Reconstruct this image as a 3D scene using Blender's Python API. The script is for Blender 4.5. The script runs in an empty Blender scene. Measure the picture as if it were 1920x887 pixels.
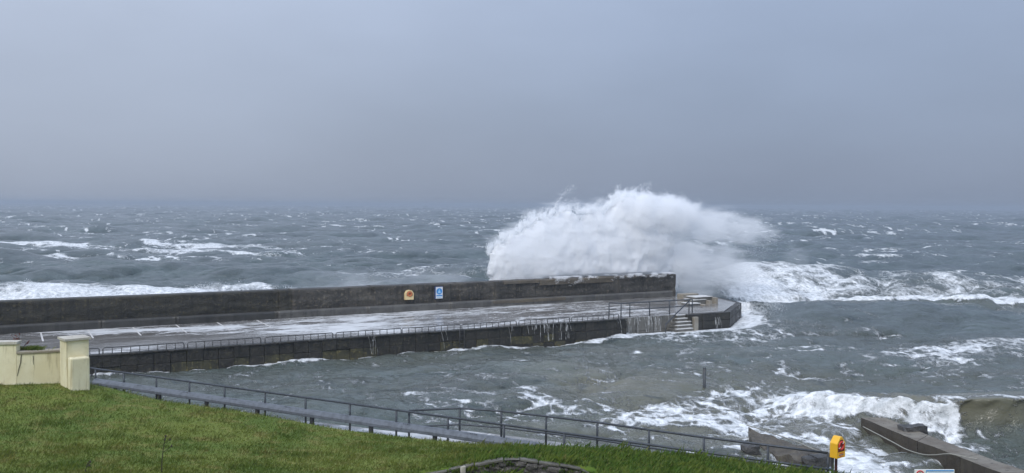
import bpy, math, random
import numpy as np
from math import sin, cos, pi, radians, sqrt, atan2, hypot
scene = bpy.context.scene
COL = scene.collection
random.seed(7); rng = np.random.default_rng(7)

# ------------------------------------------------------------------ camera
EYE = np.array([0.0, 0.0, 9.8]); FOC = 1700.0; CX, CY = 960.0, 443.5
PITCH = math.atan((443.5 - 384.5) / FOC); ROLL = radians(0.33)
FW = np.array([0, cos(PITCH), -sin(PITCH)])
_r0 = np.array([1.0, 0, 0]); _u0 = np.cross(_r0, FW)
RT = _r0 * cos(ROLL) + _u0 * sin(ROLL); UP = np.cross(RT, FW)
cam_data = bpy.data.cameras.new('camera'); cam = bpy.data.objects.new('camera', cam_data); COL.objects.link(cam)
from mathutils import Matrix, Vector
cam.matrix_world = Matrix(((RT[0], UP[0], -FW[0], EYE[0]), (RT[1], UP[1], -FW[1], EYE[1]), (RT[2], UP[2], -FW[2], EYE[2]), (0, 0, 0, 1)))
cam_data.sensor_width = 36.0; cam_data.lens = 36.0 * FOC / 1920.0
cam_data.clip_start = 0.1; cam_data.clip_end = 20000
scene.camera = cam

# ------------------------------------------------------------------ light, sky, exposure
SUN_EL, SUN_AZ = radians(48), radians(205)          # azimuth clockwise from +Y: behind the viewer, a little to the left
world = bpy.data.worlds.new('World'); scene.world = world; world.use_nodes = True
wn = world.node_tree.nodes; wl = world.node_tree.links; wn.clear()
w_out = wn.new('ShaderNodeOutputWorld'); w_bg = wn.new('ShaderNodeBackground'); w_bg.inputs['Strength'].default_value = 0.1
w_sky = wn.new('ShaderNodeTexSky'); w_sky.sky_type = 'NISHITA'; w_sky.sun_disc = False
w_sky.sun_elevation = SUN_EL; w_sky.sun_rotation = SUN_AZ; w_sky.air_density = 1.5; w_sky.dust_density = 1.0
w_tc = wn.new('ShaderNodeTexCoord'); w_sep = wn.new('ShaderNodeSeparateXYZ'); wl.new(w_tc.outputs['Generated'], w_sep.inputs[0])
# overcast luminance rising from horizon to zenith (CIE overcast), with soft cloud relief
w_up = wn.new('ShaderNodeMath'); w_up.operation = 'MAXIMUM'; wl.new(w_sep.outputs['Z'], w_up.inputs[0]); w_up.inputs[1].default_value = 0.0
w_cie = wn.new('ShaderNodeMath'); w_cie.operation = 'MULTIPLY_ADD'; wl.new(w_up.outputs[0], w_cie.inputs[0]); w_cie.inputs[1].default_value = 2.35; w_cie.inputs[2].default_value = 0.83
w_map = wn.new('ShaderNodeMapping'); w_map.inputs['Scale'].default_value = (2.2, 2.2, 6.0); wl.new(w_tc.outputs['Generated'], w_map.inputs['Vector'])
w_noi = wn.new('ShaderNodeTexNoise'); w_noi.inputs['Scale'].default_value = 1.3; w_noi.inputs['Detail'].default_value = 6; w_noi.inputs['Roughness'].default_value = 0.5
wl.new(w_map.outputs[0], w_noi.inputs['Vector'])
w_nr = wn.new('ShaderNodeMapRange'); w_nr.inputs['From Min'].default_value = 0.3; w_nr.inputs['From Max'].default_value = 0.7; w_nr.inputs['To Min'].default_value = 0.94; w_nr.inputs['To Max'].default_value = 1.06
wl.new(w_noi.outputs['Fac'], w_nr.inputs['Value'])
w_mul = wn.new('ShaderNodeMath'); w_mul.operation = 'MULTIPLY'; wl.new(w_cie.outputs[0], w_mul.inputs[0]); wl.new(w_nr.outputs[0], w_mul.inputs[1])
# paler rain veil on the left of the view, bluer shower cloud on the right
w_lr = wn.new('ShaderNodeMapRange'); w_lr.inputs['From Min'].default_value = -0.55; w_lr.inputs['From Max'].default_value = 0.35; w_lr.interpolation_type = 'SMOOTHSTEP'
wl.new(w_sep.outputs['X'], w_lr.inputs['Value'])
w_mix = wn.new('ShaderNodeMix'); w_mix.data_type = 'RGBA'; wl.new(w_lr.outputs[0], w_mix.inputs['Factor'])
w_mix.inputs[6].default_value = (3.02, 3.48, 4.42, 1); w_mix.inputs[7].default_value = (2.16, 2.66, 3.68, 1)
w_sc = wn.new('ShaderNodeVectorMath'); w_sc.operation = 'SCALE'; wl.new(w_mix.outputs[2], w_sc.inputs[0]); wl.new(w_mul.outputs[0], w_sc.inputs['Scale'])
w_fin = wn.new('ShaderNodeMix'); w_fin.data_type = 'RGBA'; w_fin.inputs['Factor'].default_value = 0.97
wl.new(w_sky.outputs[0], w_fin.inputs[6]); wl.new(w_sc.outputs[0], w_fin.inputs[7])
wl.new(w_fin.outputs[2], w_bg.inputs['Color']); wl.new(w_bg.outputs[0], w_out.inputs['Surface'])
sun_d = bpy.data.lights.new('sun', 'SUN'); sun_d.energy = 1.5; sun_d.angle = radians(20); sun_d.color = (1.0, 0.965, 0.92)
sun = bpy.data.objects.new('sun', sun_d); COL.objects.link(sun)
sdir = Vector((sin(SUN_AZ) * cos(SUN_EL), cos(SUN_AZ) * cos(SUN_EL), sin(SUN_EL)))
sun.rotation_euler = sdir.to_track_quat('Z', 'Y').to_euler(); sun.location = (0, -5, 40)
scene.view_settings.view_transform = 'Standard'; scene.view_settings.look = 'None'
scene.view_settings.exposure = 0.32; scene.view_settings.gamma = 1.0
scene.cycles.max_bounces = 24; scene.cycles.diffuse_bounces = 10; scene.cycles.volume_bounces = 20
scene.cycles.sample_clamp_direct = 4.0; scene.cycles.sample_clamp_indirect = 3.0; scene.cycles.transparent_max_bounces = 8; scene.cycles.use_denoising = True; scene.cycles.denoiser = 'OPENIMAGEDENOISE'; scene.cycles.volume_step_rate = 0.35

# ------------------------------------------------------------------ helpers
def px(x, y, z):
    d = FW + RT * (x - CX) / FOC - UP * (y - CY) / FOC
    return EYE + d * ((z - EYE[2]) / d[2])
def pd(x, y, dist):
    d = FW + RT * (x - CX) / FOC - UP * (y - CY) / FOC
    return EYE + d * (dist / d[1])
def sstep(a, b, x):
    t = np.clip((x - a) / (b - a), 0, 1); return t * t * (3 - 2 * t)
def _hash(ix, iy, iz):
    n = (ix.astype(np.int64) * 73856093) ^ (iy.astype(np.int64) * 19349663) ^ (iz.astype(np.int64) * 83492791)
    n = (n ^ (n >> 13)) * 1274126177 & 0x7fffffff
    return ((n ^ (n >> 16)) & 0xffff) / 65535.0
def vnoise(x, y, z):
    x, y, z = np.broadcast_arrays(np.asarray(x, float), np.asarray(y, float), np.asarray(z, float))
    ix, iy, iz = np.floor(x), np.floor(y), np.floor(z); fx, fy, fz = x - ix, y - iy, z - iz
    fx, fy, fz = fx * fx * (3 - 2 * fx), fy * fy * (3 - 2 * fy), fz * fz * (3 - 2 * fz)
    ix, iy, iz = ix.astype(np.int64), iy.astype(np.int64), iz.astype(np.int64); r = 0
    for dx in (0, 1):
        for dy in (0, 1):
            for dz in (0, 1):
                r = r + _hash(ix + dx, iy + dy, iz + dz) * (fx if dx else 1 - fx) * (fy if dy else 1 - fy) * (fz if dz else 1 - fz)
    return r
def fbm(x, y, z, o=4, gain=0.5):
    r, a, t = 0, 1.0, 0
    for k in range(o):
        f = 2.03 ** k
        r = r + a * vnoise(np.asarray(x) * f + 17.3 * k, np.asarray(y) * f + 9.1 * k, np.asarray(z) * f + 3.7 * k); t += a; a *= gain
    return r / t

class MB:
    """collects faces for ONE mesh"""
    def __init__(s): s.v = []; s.f = []
    def add(s, vs, fs):
        n = len(s.v); s.v += [tuple(map(float, v)) for v in vs]; s.f += [tuple(i + n for i in f) for f in fs]; return s
    def box(s, x0, x1, y0, y1, z0, z1):
        return s.add([(x0, y0, z0), (x1, y0, z0), (x1, y1, z0), (x0, y1, z0), (x0, y0, z1), (x1, y0, z1), (x1, y1, z1), (x0, y1, z1)],
                     [(0, 3, 2, 1), (4, 5, 6, 7), (0, 1, 5, 4), (1, 2, 6, 5), (2, 3, 7, 6), (3, 0, 4, 7)])
    def prism(s, poly, z0, z1):
        n = len(poly); z0 = [z0] * n if np.isscalar(z0) else z0; z1 = [z1] * n if np.isscalar(z1) else z1
        vs = [(p[0], p[1], z) for p, z in zip(poly, z0)] + [(p[0], p[1], z) for p, z in zip(poly, z1)]
        return s.add(vs, [tuple(range(n))[::-1], tuple(range(n, 2 * n))] + [(i, (i + 1) % n, n + (i + 1) % n, n + i) for i in range(n)])
    def tube(s, pts, r, n=8):
        pts = [np.array(p, float) for p in pts]; rings = []
        for i, p in enumerate(pts):
            t = (pts[min(i + 1, len(pts) - 1)] - pts[max(i - 1, 0)]); t /= np.linalg.norm(t)
            a = np.cross(t, (0, 0, 1.0)) if abs(t[2]) < 0.95 else np.cross(t, (1.0, 0, 0)); a /= np.linalg.norm(a); b = np.cross(t, a)
            rr = r[i] if hasattr(r, '__len__') else r
            rings.append([p + rr * (a * cos(2 * pi * k / n) + b * sin(2 * pi * k / n)) for k in range(n)])
        vs = [v for g in rings for v in g]; fs = [(i * n + k, i * n + (k + 1) % n, (i + 1) * n + (k + 1) % n, (i + 1) * n + k) for i in range(len(pts) - 1) for k in range(n)]
        fs += [tuple(range(n))[::-1], tuple(range((len(pts) - 1) * n, len(pts) * n))]
        return s.add(vs, fs)
    def torus(s, c, ax1, ax2, R, r, n=28, m=8):
        c, ax1, ax2 = (np.array(q, float) for q in (c, ax1, ax2)); ax3 = np.cross(ax1, ax2); vs = []
        for i in range(n):
            d = ax1 * cos(2 * pi * i / n) + ax2 * sin(2 * pi * i / n)
            for j in range(m): vs.append(c + d * (R + r * cos(2 * pi * j / m)) + ax3 * r * sin(2 * pi * j / m))
        return s.add(vs, [(i * m + j, ((i + 1) % n) * m + j, ((i + 1) % n) * m + (j + 1) % m, i * m + (j + 1) % m) for i in range(n) for j in range(m)])
    def mesh(s, name):
        me = bpy.data.meshes.new(name); me.from_pydata(s.v, [], s.f); me.update(); return me
    def build(s, name, mat, parent=None, bevel=0, smooth=False):
        me = s.mesh(name); me.materials.append(mat)
        import bmesh
        b = bmesh.new(); b.from_mesh(me); bmesh.ops.recalc_face_normals(b, faces=b.faces)
        if bevel: bmesh.ops.bevel(b, geom=list(b.edges), offset=bevel, segments=2, affect='EDGES', profile=0.6)
        b.to_mesh(me); b.free()
        if smooth: me.polygons.foreach_set('use_smooth', [True] * len(me.polygons))
        return link(name, me, parent)
def link(name, me, parent=None):
    o = bpy.data.objects.new(name, me); COL.objects.link(o)
    if parent: o.parent = parent
    return o
def tag(o, label=None, cat=None, group=None, kind=None):
    for k, v in (('label', label), ('category', cat), ('group', group), ('kind', kind)):
        if v: o[k] = v
    return o
def empty(name, loc, label, cat, group=None, rz=0):
    o = bpy.data.objects.new(name, None); COL.objects.link(o); o.location = tuple(map(float, loc)); o.rotation_euler = (0, 0, rz); o.empty_display_size = 0.2
    return tag(o, label, cat, group)
def np_mesh(name, V, Fq, mat, smooth=False, attrs=None):
    """V (n,3), Fq (m,3|4)"""
    me = bpy.data.meshes.new(name); n, m, k = len(V), len(Fq), Fq.shape[1]
    me.vertices.add(n); me.vertices.foreach_set('co', np.ascontiguousarray(V, np.float32).ravel())
    me.loops.add(m * k); me.loops.foreach_set('vertex_index', np.ascontiguousarray(Fq, np.int32).ravel())
    me.polygons.add(m); me.polygons.foreach_set('loop_start', np.arange(0, m * k, k, dtype=np.int32)); me.polygons.foreach_set('loop_total', np.full(m, k, np.int32))
    if smooth: me.polygons.foreach_set('use_smooth', np.ones(m, bool))
    me.update(calc_edges=True); me.materials.append(mat)
    for a, d in (attrs or {}).items():
        at = me.attributes.new(a, 'FLOAT', 'POINT'); at.data.foreach_set('value', np.ascontiguousarray(d, np.float32))
    return me
def grid_faces(nr, nc):
    i = np.arange(nr - 1)[:, None] * nc + np.arange(nc - 1)[None, :]
    return np.stack([i, i + 1, i + nc + 1, i + nc], -1).reshape(-1, 4)

# ------------------------------------------------------------------ materials
class NT:
    def __init__(s, name):
        s.m = bpy.data.materials.new(name); s.m.use_nodes = True; s.n = s.m.node_tree.nodes; s.l = s.m.node_tree.links
        s.b = s.n['Principled BSDF']; s.geo = s.n.new('ShaderNodeNewGeometry'); s.tc = s.n.new('ShaderNodeTexCoord')
    def put(s, sock, v):
        if hasattr(v, 'is_linked') or isinstance(v, bpy.types.NodeSocket): s.l.new(v, sock)
        else: sock.default_value = v
    def math(s, op, a, b=0.0, c=None, clamp=False):
        n = s.n.new('ShaderNodeMath'); n.operation = op; n.use_clamp = clamp; s.put(n.inputs[0], a); s.put(n.inputs[1], b)
        if c is not None: s.put(n.inputs[2], c)
        return n.outputs[0]
    def mapping(s, vec, scale=(1, 1, 1), rot=(0, 0, 0)):
        n = s.n.new('ShaderNodeMapping'); s.l.new(vec, n.inputs['Vector']); n.inputs['Scale'].default_value = scale; n.inputs['Rotation'].default_value = rot; return n.outputs[0]
    def noise(s, vec, scale, detail=4, rough=0.55, dist=0.0):
        n = s.n.new('ShaderNodeTexNoise'); s.l.new(vec, n.inputs['Vector']); n.inputs['Scale'].default_value = scale; n.inputs['Detail'].default_value = detail
        n.inputs['Roughness'].default_value = rough; n.inputs['Distortion'].default_value = dist; return n.outputs['Fac']
    def rng(s, v, a, b, c=0.0, d=1.0, smooth=True):
        n = s.n.new('ShaderNodeMapRange'); n.interpolation_type = 'SMOOTHSTEP' if smooth else 'LINEAR'; s.put(n.inputs['Value'], v)
        for k, q in (('From Min', a), ('From Max', b), ('To Min', c), ('To Max', d)): s.put(n.inputs[k], q)
        return n.outputs[0]
    def mix(s, f, a, b):
        n = s.n.new('ShaderNodeMix'); n.data_type = 'RGBA'; s.put(n.inputs['Factor'], f)
        for i, q in ((6, a), (7, b)): s.put(n.inputs[i], q if not isinstance(q, tuple) else (*q[:3], 1))
        return n.outputs[2]
    def attr(s, name):
        n = s.n.new('ShaderNodeAttribute'); n.attribute_name = name; return n.outputs['Fac']
    def bump(s, h, strength=0.4, dist=0.02):
        n = s.n.new('ShaderNodeBump'); n.inputs['Strength'].default_value = strength; n.inputs['Distance'].default_value = dist; s.l.new(h, n.inputs['Height'])
        s.l.new(n.outputs[0], s.b.inputs['Normal'])
    def col(s, v): s.put(s.b.inputs['Base Color'], v if not isinstance(v, tuple) else (*v, 1))
    def rough(s, v): s.put(s.b.inputs['Roughness'], v)

def rough_mat(name, c1, c2, c3, scale=1.2, rough=0.7, bump=0.5, bdist=0.02, streak=0.0, fine=18):
    t = NT(name); P = t.geo.outputs['Position']
    a = t.noise(P, scale, 6, 0.6); b = t.noise(P, scale * 5, 5, 0.65); f = t.noise(P, fine, 4, 0.6)
    c = t.mix(t.rng(a, 0.35, 0.65), c1, c2); c = t.mix(t.rng(b, 0.52, 0.72), c, c3)
    if streak:
        sv = t.noise(t.mapping(P, (2.2, 2.2, 0.12)), 2.0, 5, 0.6); c = t.mix(t.math('MULTIPLY', t.rng(sv, 0.5, 0.7), streak), c, tuple(0.35 * q for q in c1))
    t.col(c); t.rough(rough)
    t.bump(t.math('ADD', b, t.math('MULTIPLY', f, 0.4)), bump, bdist); return t.m
M = {}
M['quay'] = rough_mat('quay_stone', (0.017, 0.015, 0.012), (0.036, 0.032, 0.025), (0.085, 0.074, 0.045), 1.0, 0.5, 0.9, 0.07, 0.75)
M['quay_moss'] = rough_mat('quay_stone_mossy', (0.026, 0.025, 0.017), (0.075, 0.068, 0.032), (0.20, 0.165, 0.06), 1.1, 0.55, 0.8, 0.06, 0.2)
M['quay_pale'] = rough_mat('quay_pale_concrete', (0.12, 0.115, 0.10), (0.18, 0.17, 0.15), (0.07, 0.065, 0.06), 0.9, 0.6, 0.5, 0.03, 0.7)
M['seawall'] = rough_mat('sea_wall_concrete', (0.036, 0.032, 0.027), (0.080, 0.071, 0.058), (0.165, 0.14, 0.10), 0.8, 0.6, 1.0, 0.14, 0.85)
M['seawall_dark'] = rough_mat('sea_wall_weedy_concrete', (0.017, 0.0155, 0.011), (0.038, 0.033, 0.021), (0.085, 0.070, 0.033), 0.8, 0.6, 0.9, 0.10, 0.8)
M['seawall_tan'] = rough_mat('sea_wall_bare_stone', (0.13, 0.105, 0.07), (0.10, 0.085, 0.065), (0.06, 0.055, 0.05), 1.2, 0.65, 0.9, 0.08, 0.2)
M['ledge'] = rough_mat('sea_wall_ledge', (0.075, 0.071, 0.064), (0.12, 0.113, 0.10), (0.045, 0.043, 0.04), 0.7, 0.5, 0.6, 0.04, 0.5)
M['ledge_dark'] = rough_mat('sea_wall_ledge_dark', (0.035, 0.033, 0.03), (0.055, 0.052, 0.045), (0.03, 0.03, 0.028), 0.7, 0.5, 0.6, 0.04, 0.5)
M['step'] = rough_mat('step_concrete', (0.30, 0.285, 0.25), (0.38, 0.37, 0.34), (0.2, 0.185, 0.15), 1.5, 0.55, 0.4, 0.02, 0.3)
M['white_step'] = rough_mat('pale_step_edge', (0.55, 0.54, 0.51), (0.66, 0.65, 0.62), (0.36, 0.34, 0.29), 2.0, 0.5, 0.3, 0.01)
M['tan'] = rough_mat('landing_concrete', (0.27, 0.235, 0.18), (0.33, 0.30, 0.25), (0.2, 0.17, 0.12), 1.2, 0.6, 0.4, 0.02, 0.3)
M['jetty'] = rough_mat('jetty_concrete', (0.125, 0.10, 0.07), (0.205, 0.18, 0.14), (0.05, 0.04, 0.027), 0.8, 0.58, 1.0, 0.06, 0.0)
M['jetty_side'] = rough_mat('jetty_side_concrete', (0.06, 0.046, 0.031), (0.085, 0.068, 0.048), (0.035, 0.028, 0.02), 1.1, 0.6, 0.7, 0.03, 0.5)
M['slip'] = rough_mat('weedy_slip_concrete', (0.06, 0.048, 0.033), (0.115, 0.096, 0.068), (0.032, 0.026, 0.018), 1.3, 0.62, 1.0, 0.08)
M['rock'] = rough_mat('wet_rock', (0.035, 0.033, 0.03), (0.06, 0.055, 0.05), (0.10, 0.09, 0.075), 1.5, 0.45, 1.0, 0.08)
M['stone'] = rough_mat('wall_stone', (0.10, 0.09, 0.08), (0.05, 0.045, 0.04), (0.22, 0.20, 0.18), 4.0, 0.85, 0.9, 0.03)
M['cap_stone'] = rough_mat('cap_stone', (0.15, 0.14, 0.12), (0.085, 0.078, 0.065), (0.06, 0.065, 0.035), 4.0, 0.85, 0.6, 0.02)
M['coping'] = rough_mat('coping_stone', (0.50, 0.47, 0.40), (0.42, 0.385, 0.32), (0.29, 0.26, 0.21), 2.5, 0.8, 0.4, 0.01)
M['coping_old'] = rough_mat('weathered_coping', (0.31, 0.27, 0.20), (0.24, 0.20, 0.15), (0.38, 0.35, 0.29), 2.5, 0.85, 0.6, 0.02)
M['earth'] = rough_mat('earth', (0.05, 0.04, 0.025), (0.07, 0.055, 0.03), (0.04, 0.045, 0.02), 2, 0.9, 0.8, 0.04)
M['crack'] = rough_mat('dark_crack', (0.10, 0.08, 0.05), (0.07, 0.055, 0.035), (0.05, 0.04, 0.03), 8, 0.9, 0.3, 0.01)  # dark brown of the cracks in the cream wall
def cream():
    t = NT('cream_masonry_paint'); P = t.geo.outputs['Position']
    a = t.noise(P, 1.4, 5, 0.6); b = t.noise(P, 26, 4, 0.7); s = t.noise(t.mapping(P, (5, 5, 0.5)), 1.2, 5, 0.65)
    c = t.mix(t.rng(a, 0.3, 0.7), (0.70, 0.625, 0.40), (0.79, 0.73, 0.515)); c = t.mix(t.math('MULTIPLY', t.rng(s, 0.50, 0.68), 0.62), c, (0.36, 0.30, 0.16))
    c = t.mix(t.math('MULTIPLY', t.rng(t.noise(P, 3.3, 8, 0.75), 0.56, 0.72), 0.5), c, (0.42, 0.37, 0.24))
    t.col(c); t.rough(0.8); t.bump(b, 0.5, 0.012); return t.m
M['cream'] = cream()
def metal(name, c1, c2, r=0.5, metallic=0.6):
    t = NT(name); P = t.geo.outputs['Position']; a = t.noise(P, 6, 5, 0.6)
    t.col(t.mix(t.rng(a, 0.4, 0.65), c1, c2)); t.rough(r); t.b.inputs['Metallic'].default_value = metallic; t.bump(t.noise(P, 40, 3), 0.15, 0.004); return t.m
M['galv'] = metal('galvanised_rail', (0.060, 0.068, 0.080), (0.04, 0.045, 0.052), 0.5, 0.4)
M['galv_pale'] = metal('galvanised_beam', (0.125, 0.138, 0.158), (0.085, 0.095, 0.108), 0.5, 0.1)
M['hoop'] = metal('galvanised_hoop', (0.09, 0.09, 0.09), (0.055, 0.055, 0.055), 0.6, 0.4)
M['dark_post'] = metal('dark_post', (0.03, 0.032, 0.036), (0.05, 0.045, 0.04), 0.6, 0.3)
M['rust_post'] = metal('red_brown_post', (0.09, 0.022, 0.018), (0.06, 0.02, 0.016), 0.6, 0.1)
M['marker'] = metal('marker_steel', (0.06, 0.07, 0.08), (0.09, 0.085, 0.08), 0.6, 0.3)
def paint(name, c, r=0.4, dirt=0.15):
    t = NT(name); P = t.geo.outputs['Position']; a = t.noise(P, 9, 6, 0.65)
    t.col(t.mix(t.math('MULTIPLY', t.rng(a, 0.5, 0.8), dirt * 2), tuple(c), tuple(0.55 * q for q in c))); t.rough(r); return t.m
M['yellow'] = paint('yellow_grp', (0.86, 0.47, 0.025), 0.35, 0.12)
M['cream_box'] = paint('faded_yellow_grp', (0.80, 0.62, 0.32), 0.45, 0.2)
M['red'] = paint('red_ring', (0.62, 0.045, 0.025), 0.4, 0.1)
M['orange'] = paint('orange_ring', (0.60, 0.17, 0.05), 0.45, 0.15)
M['dark_red'] = paint('dark_red_recess', (0.16, 0.012, 0.012), 0.5, 0.1)
M['brown_recess'] = paint('brown_recess', (0.32, 0.13, 0.06), 0.6, 0.1)
M['white'] = paint('white_paint', (0.78, 0.78, 0.77), 0.45, 0.08)
M['blue'] = paint('blue_sign_paint', (0.035, 0.27, 0.66), 0.4, 0.06)
M['pale_blue'] = paint('pale_blue_print', (0.35, 0.62, 0.85), 0.4, 0.06)
M['navy'] = paint('navy_print', (0.05, 0.09, 0.25), 0.5, 0.1)
M['print_red'] = paint('red_print', (0.55, 0.03, 0.05), 0.5, 0.1)
M['black'] = paint('black_print', (0.02, 0.02, 0.02), 0.5, 0.1)
M['line'] = paint('worn_road_paint', (0.55, 0.53, 0.50), 0.6, 0.35)
M['rope'] = paint('pale_rope', (0.30, 0.29, 0.25), 0.85, 0.25)
M['stem'] = paint('dry_dark_stem', (0.035, 0.025, 0.018), 0.8, 0.1)
M['red_leaf'] = paint('red_brown_leaf', (0.085, 0.022, 0.02), 0.6, 0.25)
M['weed_leaf'] = paint('weed_leaf', (0.06, 0.12, 0.025), 0.55, 0.2)
def foam_mat():
    t = NT('spray_white'); 
    t.col((0.96, 0.965, 0.97)); t.rough(0.9); t.b.inputs['Specular IOR Level'].default_value = 0.1
    tr = t.n.new('ShaderNodeBsdfTranslucent'); tr.inputs[0].default_value = (0.96, 0.965, 0.97, 1)
    mx = t.n.new('ShaderNodeMixShader'); mx.inputs[0].default_value = 0.45
    t.l.new(t.b.outputs[0], mx.inputs[1]); t.l.new(tr.outputs[0], mx.inputs[2]); t.l.new(mx.outputs[0], t.n['Material Output'].inputs['Surface']); return t.m
M['spray'] = foam_mat()
def spill_mat():
    t = NT('falling_water'); t.col((0.80, 0.82, 0.83)); t.rough(0.3); n = t.noise(t.mapping(t.geo.outputs['Position'], (9, 9, 2.2)), 1.0, 5, 0.7)
    t.put(t.b.inputs['Alpha'], t.rng(n, 0.36, 0.66, 0.05, 0.85)); return t.m
M['spill'] = spill_mat()
def lace(t, P, scale=1.0, stretch=(1, 1, 1), rot=(0, 0, 0)):
    """0..1 foam pattern: torn sheets, lace edges, flecks"""
    V = t.mapping(P, tuple(scale * q for q in stretch), rot)
    n0 = t.n.new('ShaderNodeTexNoise'); t.l.new(V, n0.inputs['Vector']); n0.inputs['Scale'].default_value = 0.8; n0.inputs['Detail'].default_value = 5
    va = t.n.new('ShaderNodeVectorMath'); va.operation = 'MULTIPLY_ADD'; t.l.new(n0.outputs['Color'], va.inputs[0]); va.inputs[1].default_value = (1.6, 1.6, 1.6); t.l.new(V, va.inputs[2])
    vo = t.n.new('ShaderNodeTexVoronoi'); vo.feature = 'DISTANCE_TO_EDGE'; t.l.new(va.outputs[0], vo.inputs['Vector']); vo.inputs['Scale'].default_value = 1.1
    vo2 = t.n.new('ShaderNodeTexVoronoi'); vo2.feature = 'DISTANCE_TO_EDGE'; t.l.new(va.outputs[0], vo2.inputs['Vector']); vo2.inputs['Scale'].default_value = 3.3
    e1 = t.rng(vo.outputs['Distance'], 0.0, 0.28, 1.0, 0.0, False); e2 = t.rng(vo2.outputs['Distance'], 0.0, 0.10, 1.0, 0.0, False)
    big = t.rng(t.noise(V, 0.45, 7, 0.62, 0.6), 0.28, 0.72, 0.0, 1.0, False)
    fine = t.rng(t.noise(va.outputs[0], 4.0, 5, 0.7), 0.25, 0.75, 0.0, 1.0, False)
    a = t.math('MULTIPLY', e1, 0.29); a = t.math('MULTIPLY_ADD', e2, 0.24, a); a = t.math('MULTIPLY_ADD', big, 0.34, a); return t.math('MULTIPLY_ADD', fine, 0.13, a)
def sea_mat():
    t = NT('sea_water'); P = t.geo.outputs['Position']; foam = t.attr('foam'); turb = t.attr('turb')
    near = lace(t, P, 1.5, (1.0, 0.6, 1.0)); far = lace(t, P, 0.42, (0.8, 0.5, 1.0))
    dist = t.n.new('ShaderNodeVectorMath'); dist.operation = 'DISTANCE'; t.l.new(P, dist.inputs[0]); dist.inputs[1].default_value = (0, 0, 0)
    pat = t.n.new('ShaderNodeMix'); pat.data_type = 'FLOAT'; t.l.new(t.rng(dist.outputs['Value'], 60, 150), pat.inputs[0]); t.l.new(near, pat.inputs[2]); t.l.new(far, pat.inputs[3])
    th = t.math('SUBTRACT', 1.0, foam)
    th = t.math('MULTIPLY_ADD', th, 0.86, 0.03)
    f = t.rng(pat.outputs[0], t.math('SUBTRACT', th, 0.10), t.math('ADD', th, 0.34)); f = t.math('MULTIPLY', f, t.rng(foam, 0.015, 0.10))
    fv = t.noise(P, 2.6, 6, 0.65)
    w = t.mix(turb, (0.036, 0.056, 0.060), (0.135, 0.126, 0.084)); 
    n = t.noise(t.mapping(P, (0.05, 0.09, 0.05)), 1.0, 4, 0.6); w = t.mix(t.math('MULTIPLY', t.rng(n, 0.4, 0.7), 0.45), w, (0.062, 0.098, 0.090))
    chop_tone = t.noise(t.mapping(P, (0.5, 1.0, 1.0), (0, 0, 0.15)), 0.55, 7, 0.72, 0.8); chop_tone2 = t.noise(t.mapping(P, (0.35, 1.0, 1.0), (0, 0, 0.1)), 0.14, 6, 0.7, 0.6)  # light and dark of small chop, painted into the water colour
    w = t.mix(t.math('MULTIPLY', t.rng(chop_tone, 0.48, 0.66), t.rng(turb, .3, .8, .6, .1)), w, (0.118, 0.146, 0.146)); w = t.mix(t.math('MULTIPLY', t.rng(chop_tone2, 0.52, 0.68), t.rng(turb, .3, .8, .55, .05)), w, (0.098, 0.128, 0.124)); w = t.mix(t.math('MULTIPLY', t.rng(chop_tone, 0.46, 0.34), 0.6), w, (0.018, 0.030, 0.033))
    fc = t.mix(t.rng(fv, 0.34, 0.66), (0.50, 0.52, 0.52), (0.88, 0.89, 0.89))
    t.col(t.mix(f, w, fc)); t.rough(t.math('MULTIPLY_ADD', f, 0.6, 0.09)); t.put(t.b.inputs['Specular IOR Level'], t.math('MULTIPLY_ADD', f, -0.35, 0.5))
    t.b.inputs['IOR'].default_value = 1.333
    r1 = t.noise(t.mapping(P, (0.8, 1.5, 1.0)), 1.6, 5, 0.6, 0.4); r2 = t.noise(t.mapping(P, (0.7, 1.4, 1.0), (0, 0, 0.3)), 6.0, 4, 0.6)
    sm = t.rng(turb, 0.55, 0.95, 1.0, 0.35); h = t.math('MULTIPLY', t.math('MULTIPLY_ADD', r2, 0.25, r1), sm); h = t.math('MULTIPLY_ADD', f, 0.5, h); h = t.math('MULTIPLY_ADD', t.math('MULTIPLY', f, fv), 0.6, h); t.bump(h, 1.0, 0.2); return t.m
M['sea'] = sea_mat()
def deck_mat():
    t = NT('wet_deck_concrete'); P = t.geo.outputs['Position']; foam = t.attr('foam')
    V = t.mapping(P, (1, 1, 1), (0, 0, -radians(29.1)))
    pat = lace(t, V, 0.9, (0.4, 1.2, 1.0)); th = t.math('MULTIPLY_ADD', t.math('SUBTRACT', 1.0, foam), 0.9, 0.02)
    f = t.rng(pat, t.math('SUBTRACT', th, 0.12), t.math('ADD', th, 0.42)); f = t.math('MULTIPLY', f, t.rng(foam, 0.02, 0.12))
    a = t.noise(t.mapping(V, (0.35, 0.9, 1)), 0.5, 6, 0.6); b = t.noise(P, 3, 6, 0.65)
    c = t.mix(t.rng(a, 0.35, 0.68), (0.125, 0.113, 0.102), (0.30, 0.29, 0.275)); c = t.mix(t.math('MULTIPLY', t.rng(b, 0.5, 0.7), 0.4), c, (0.05, 0.044, 0.04))
    t.col(t.mix(f, c, (0.60, 0.60, 0.59))); t.rough(t.math('MULTIPLY_ADD', f, 0.45, 0.12)); t.bump(t.math('MULTIPLY_ADD', f, 0.5, t.noise(t.mapping(V, (0.6, 2, 1)), 1.8, 5, 0.6)), 0.5, 0.05); return t.m
M['deck'] = deck_mat()
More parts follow.
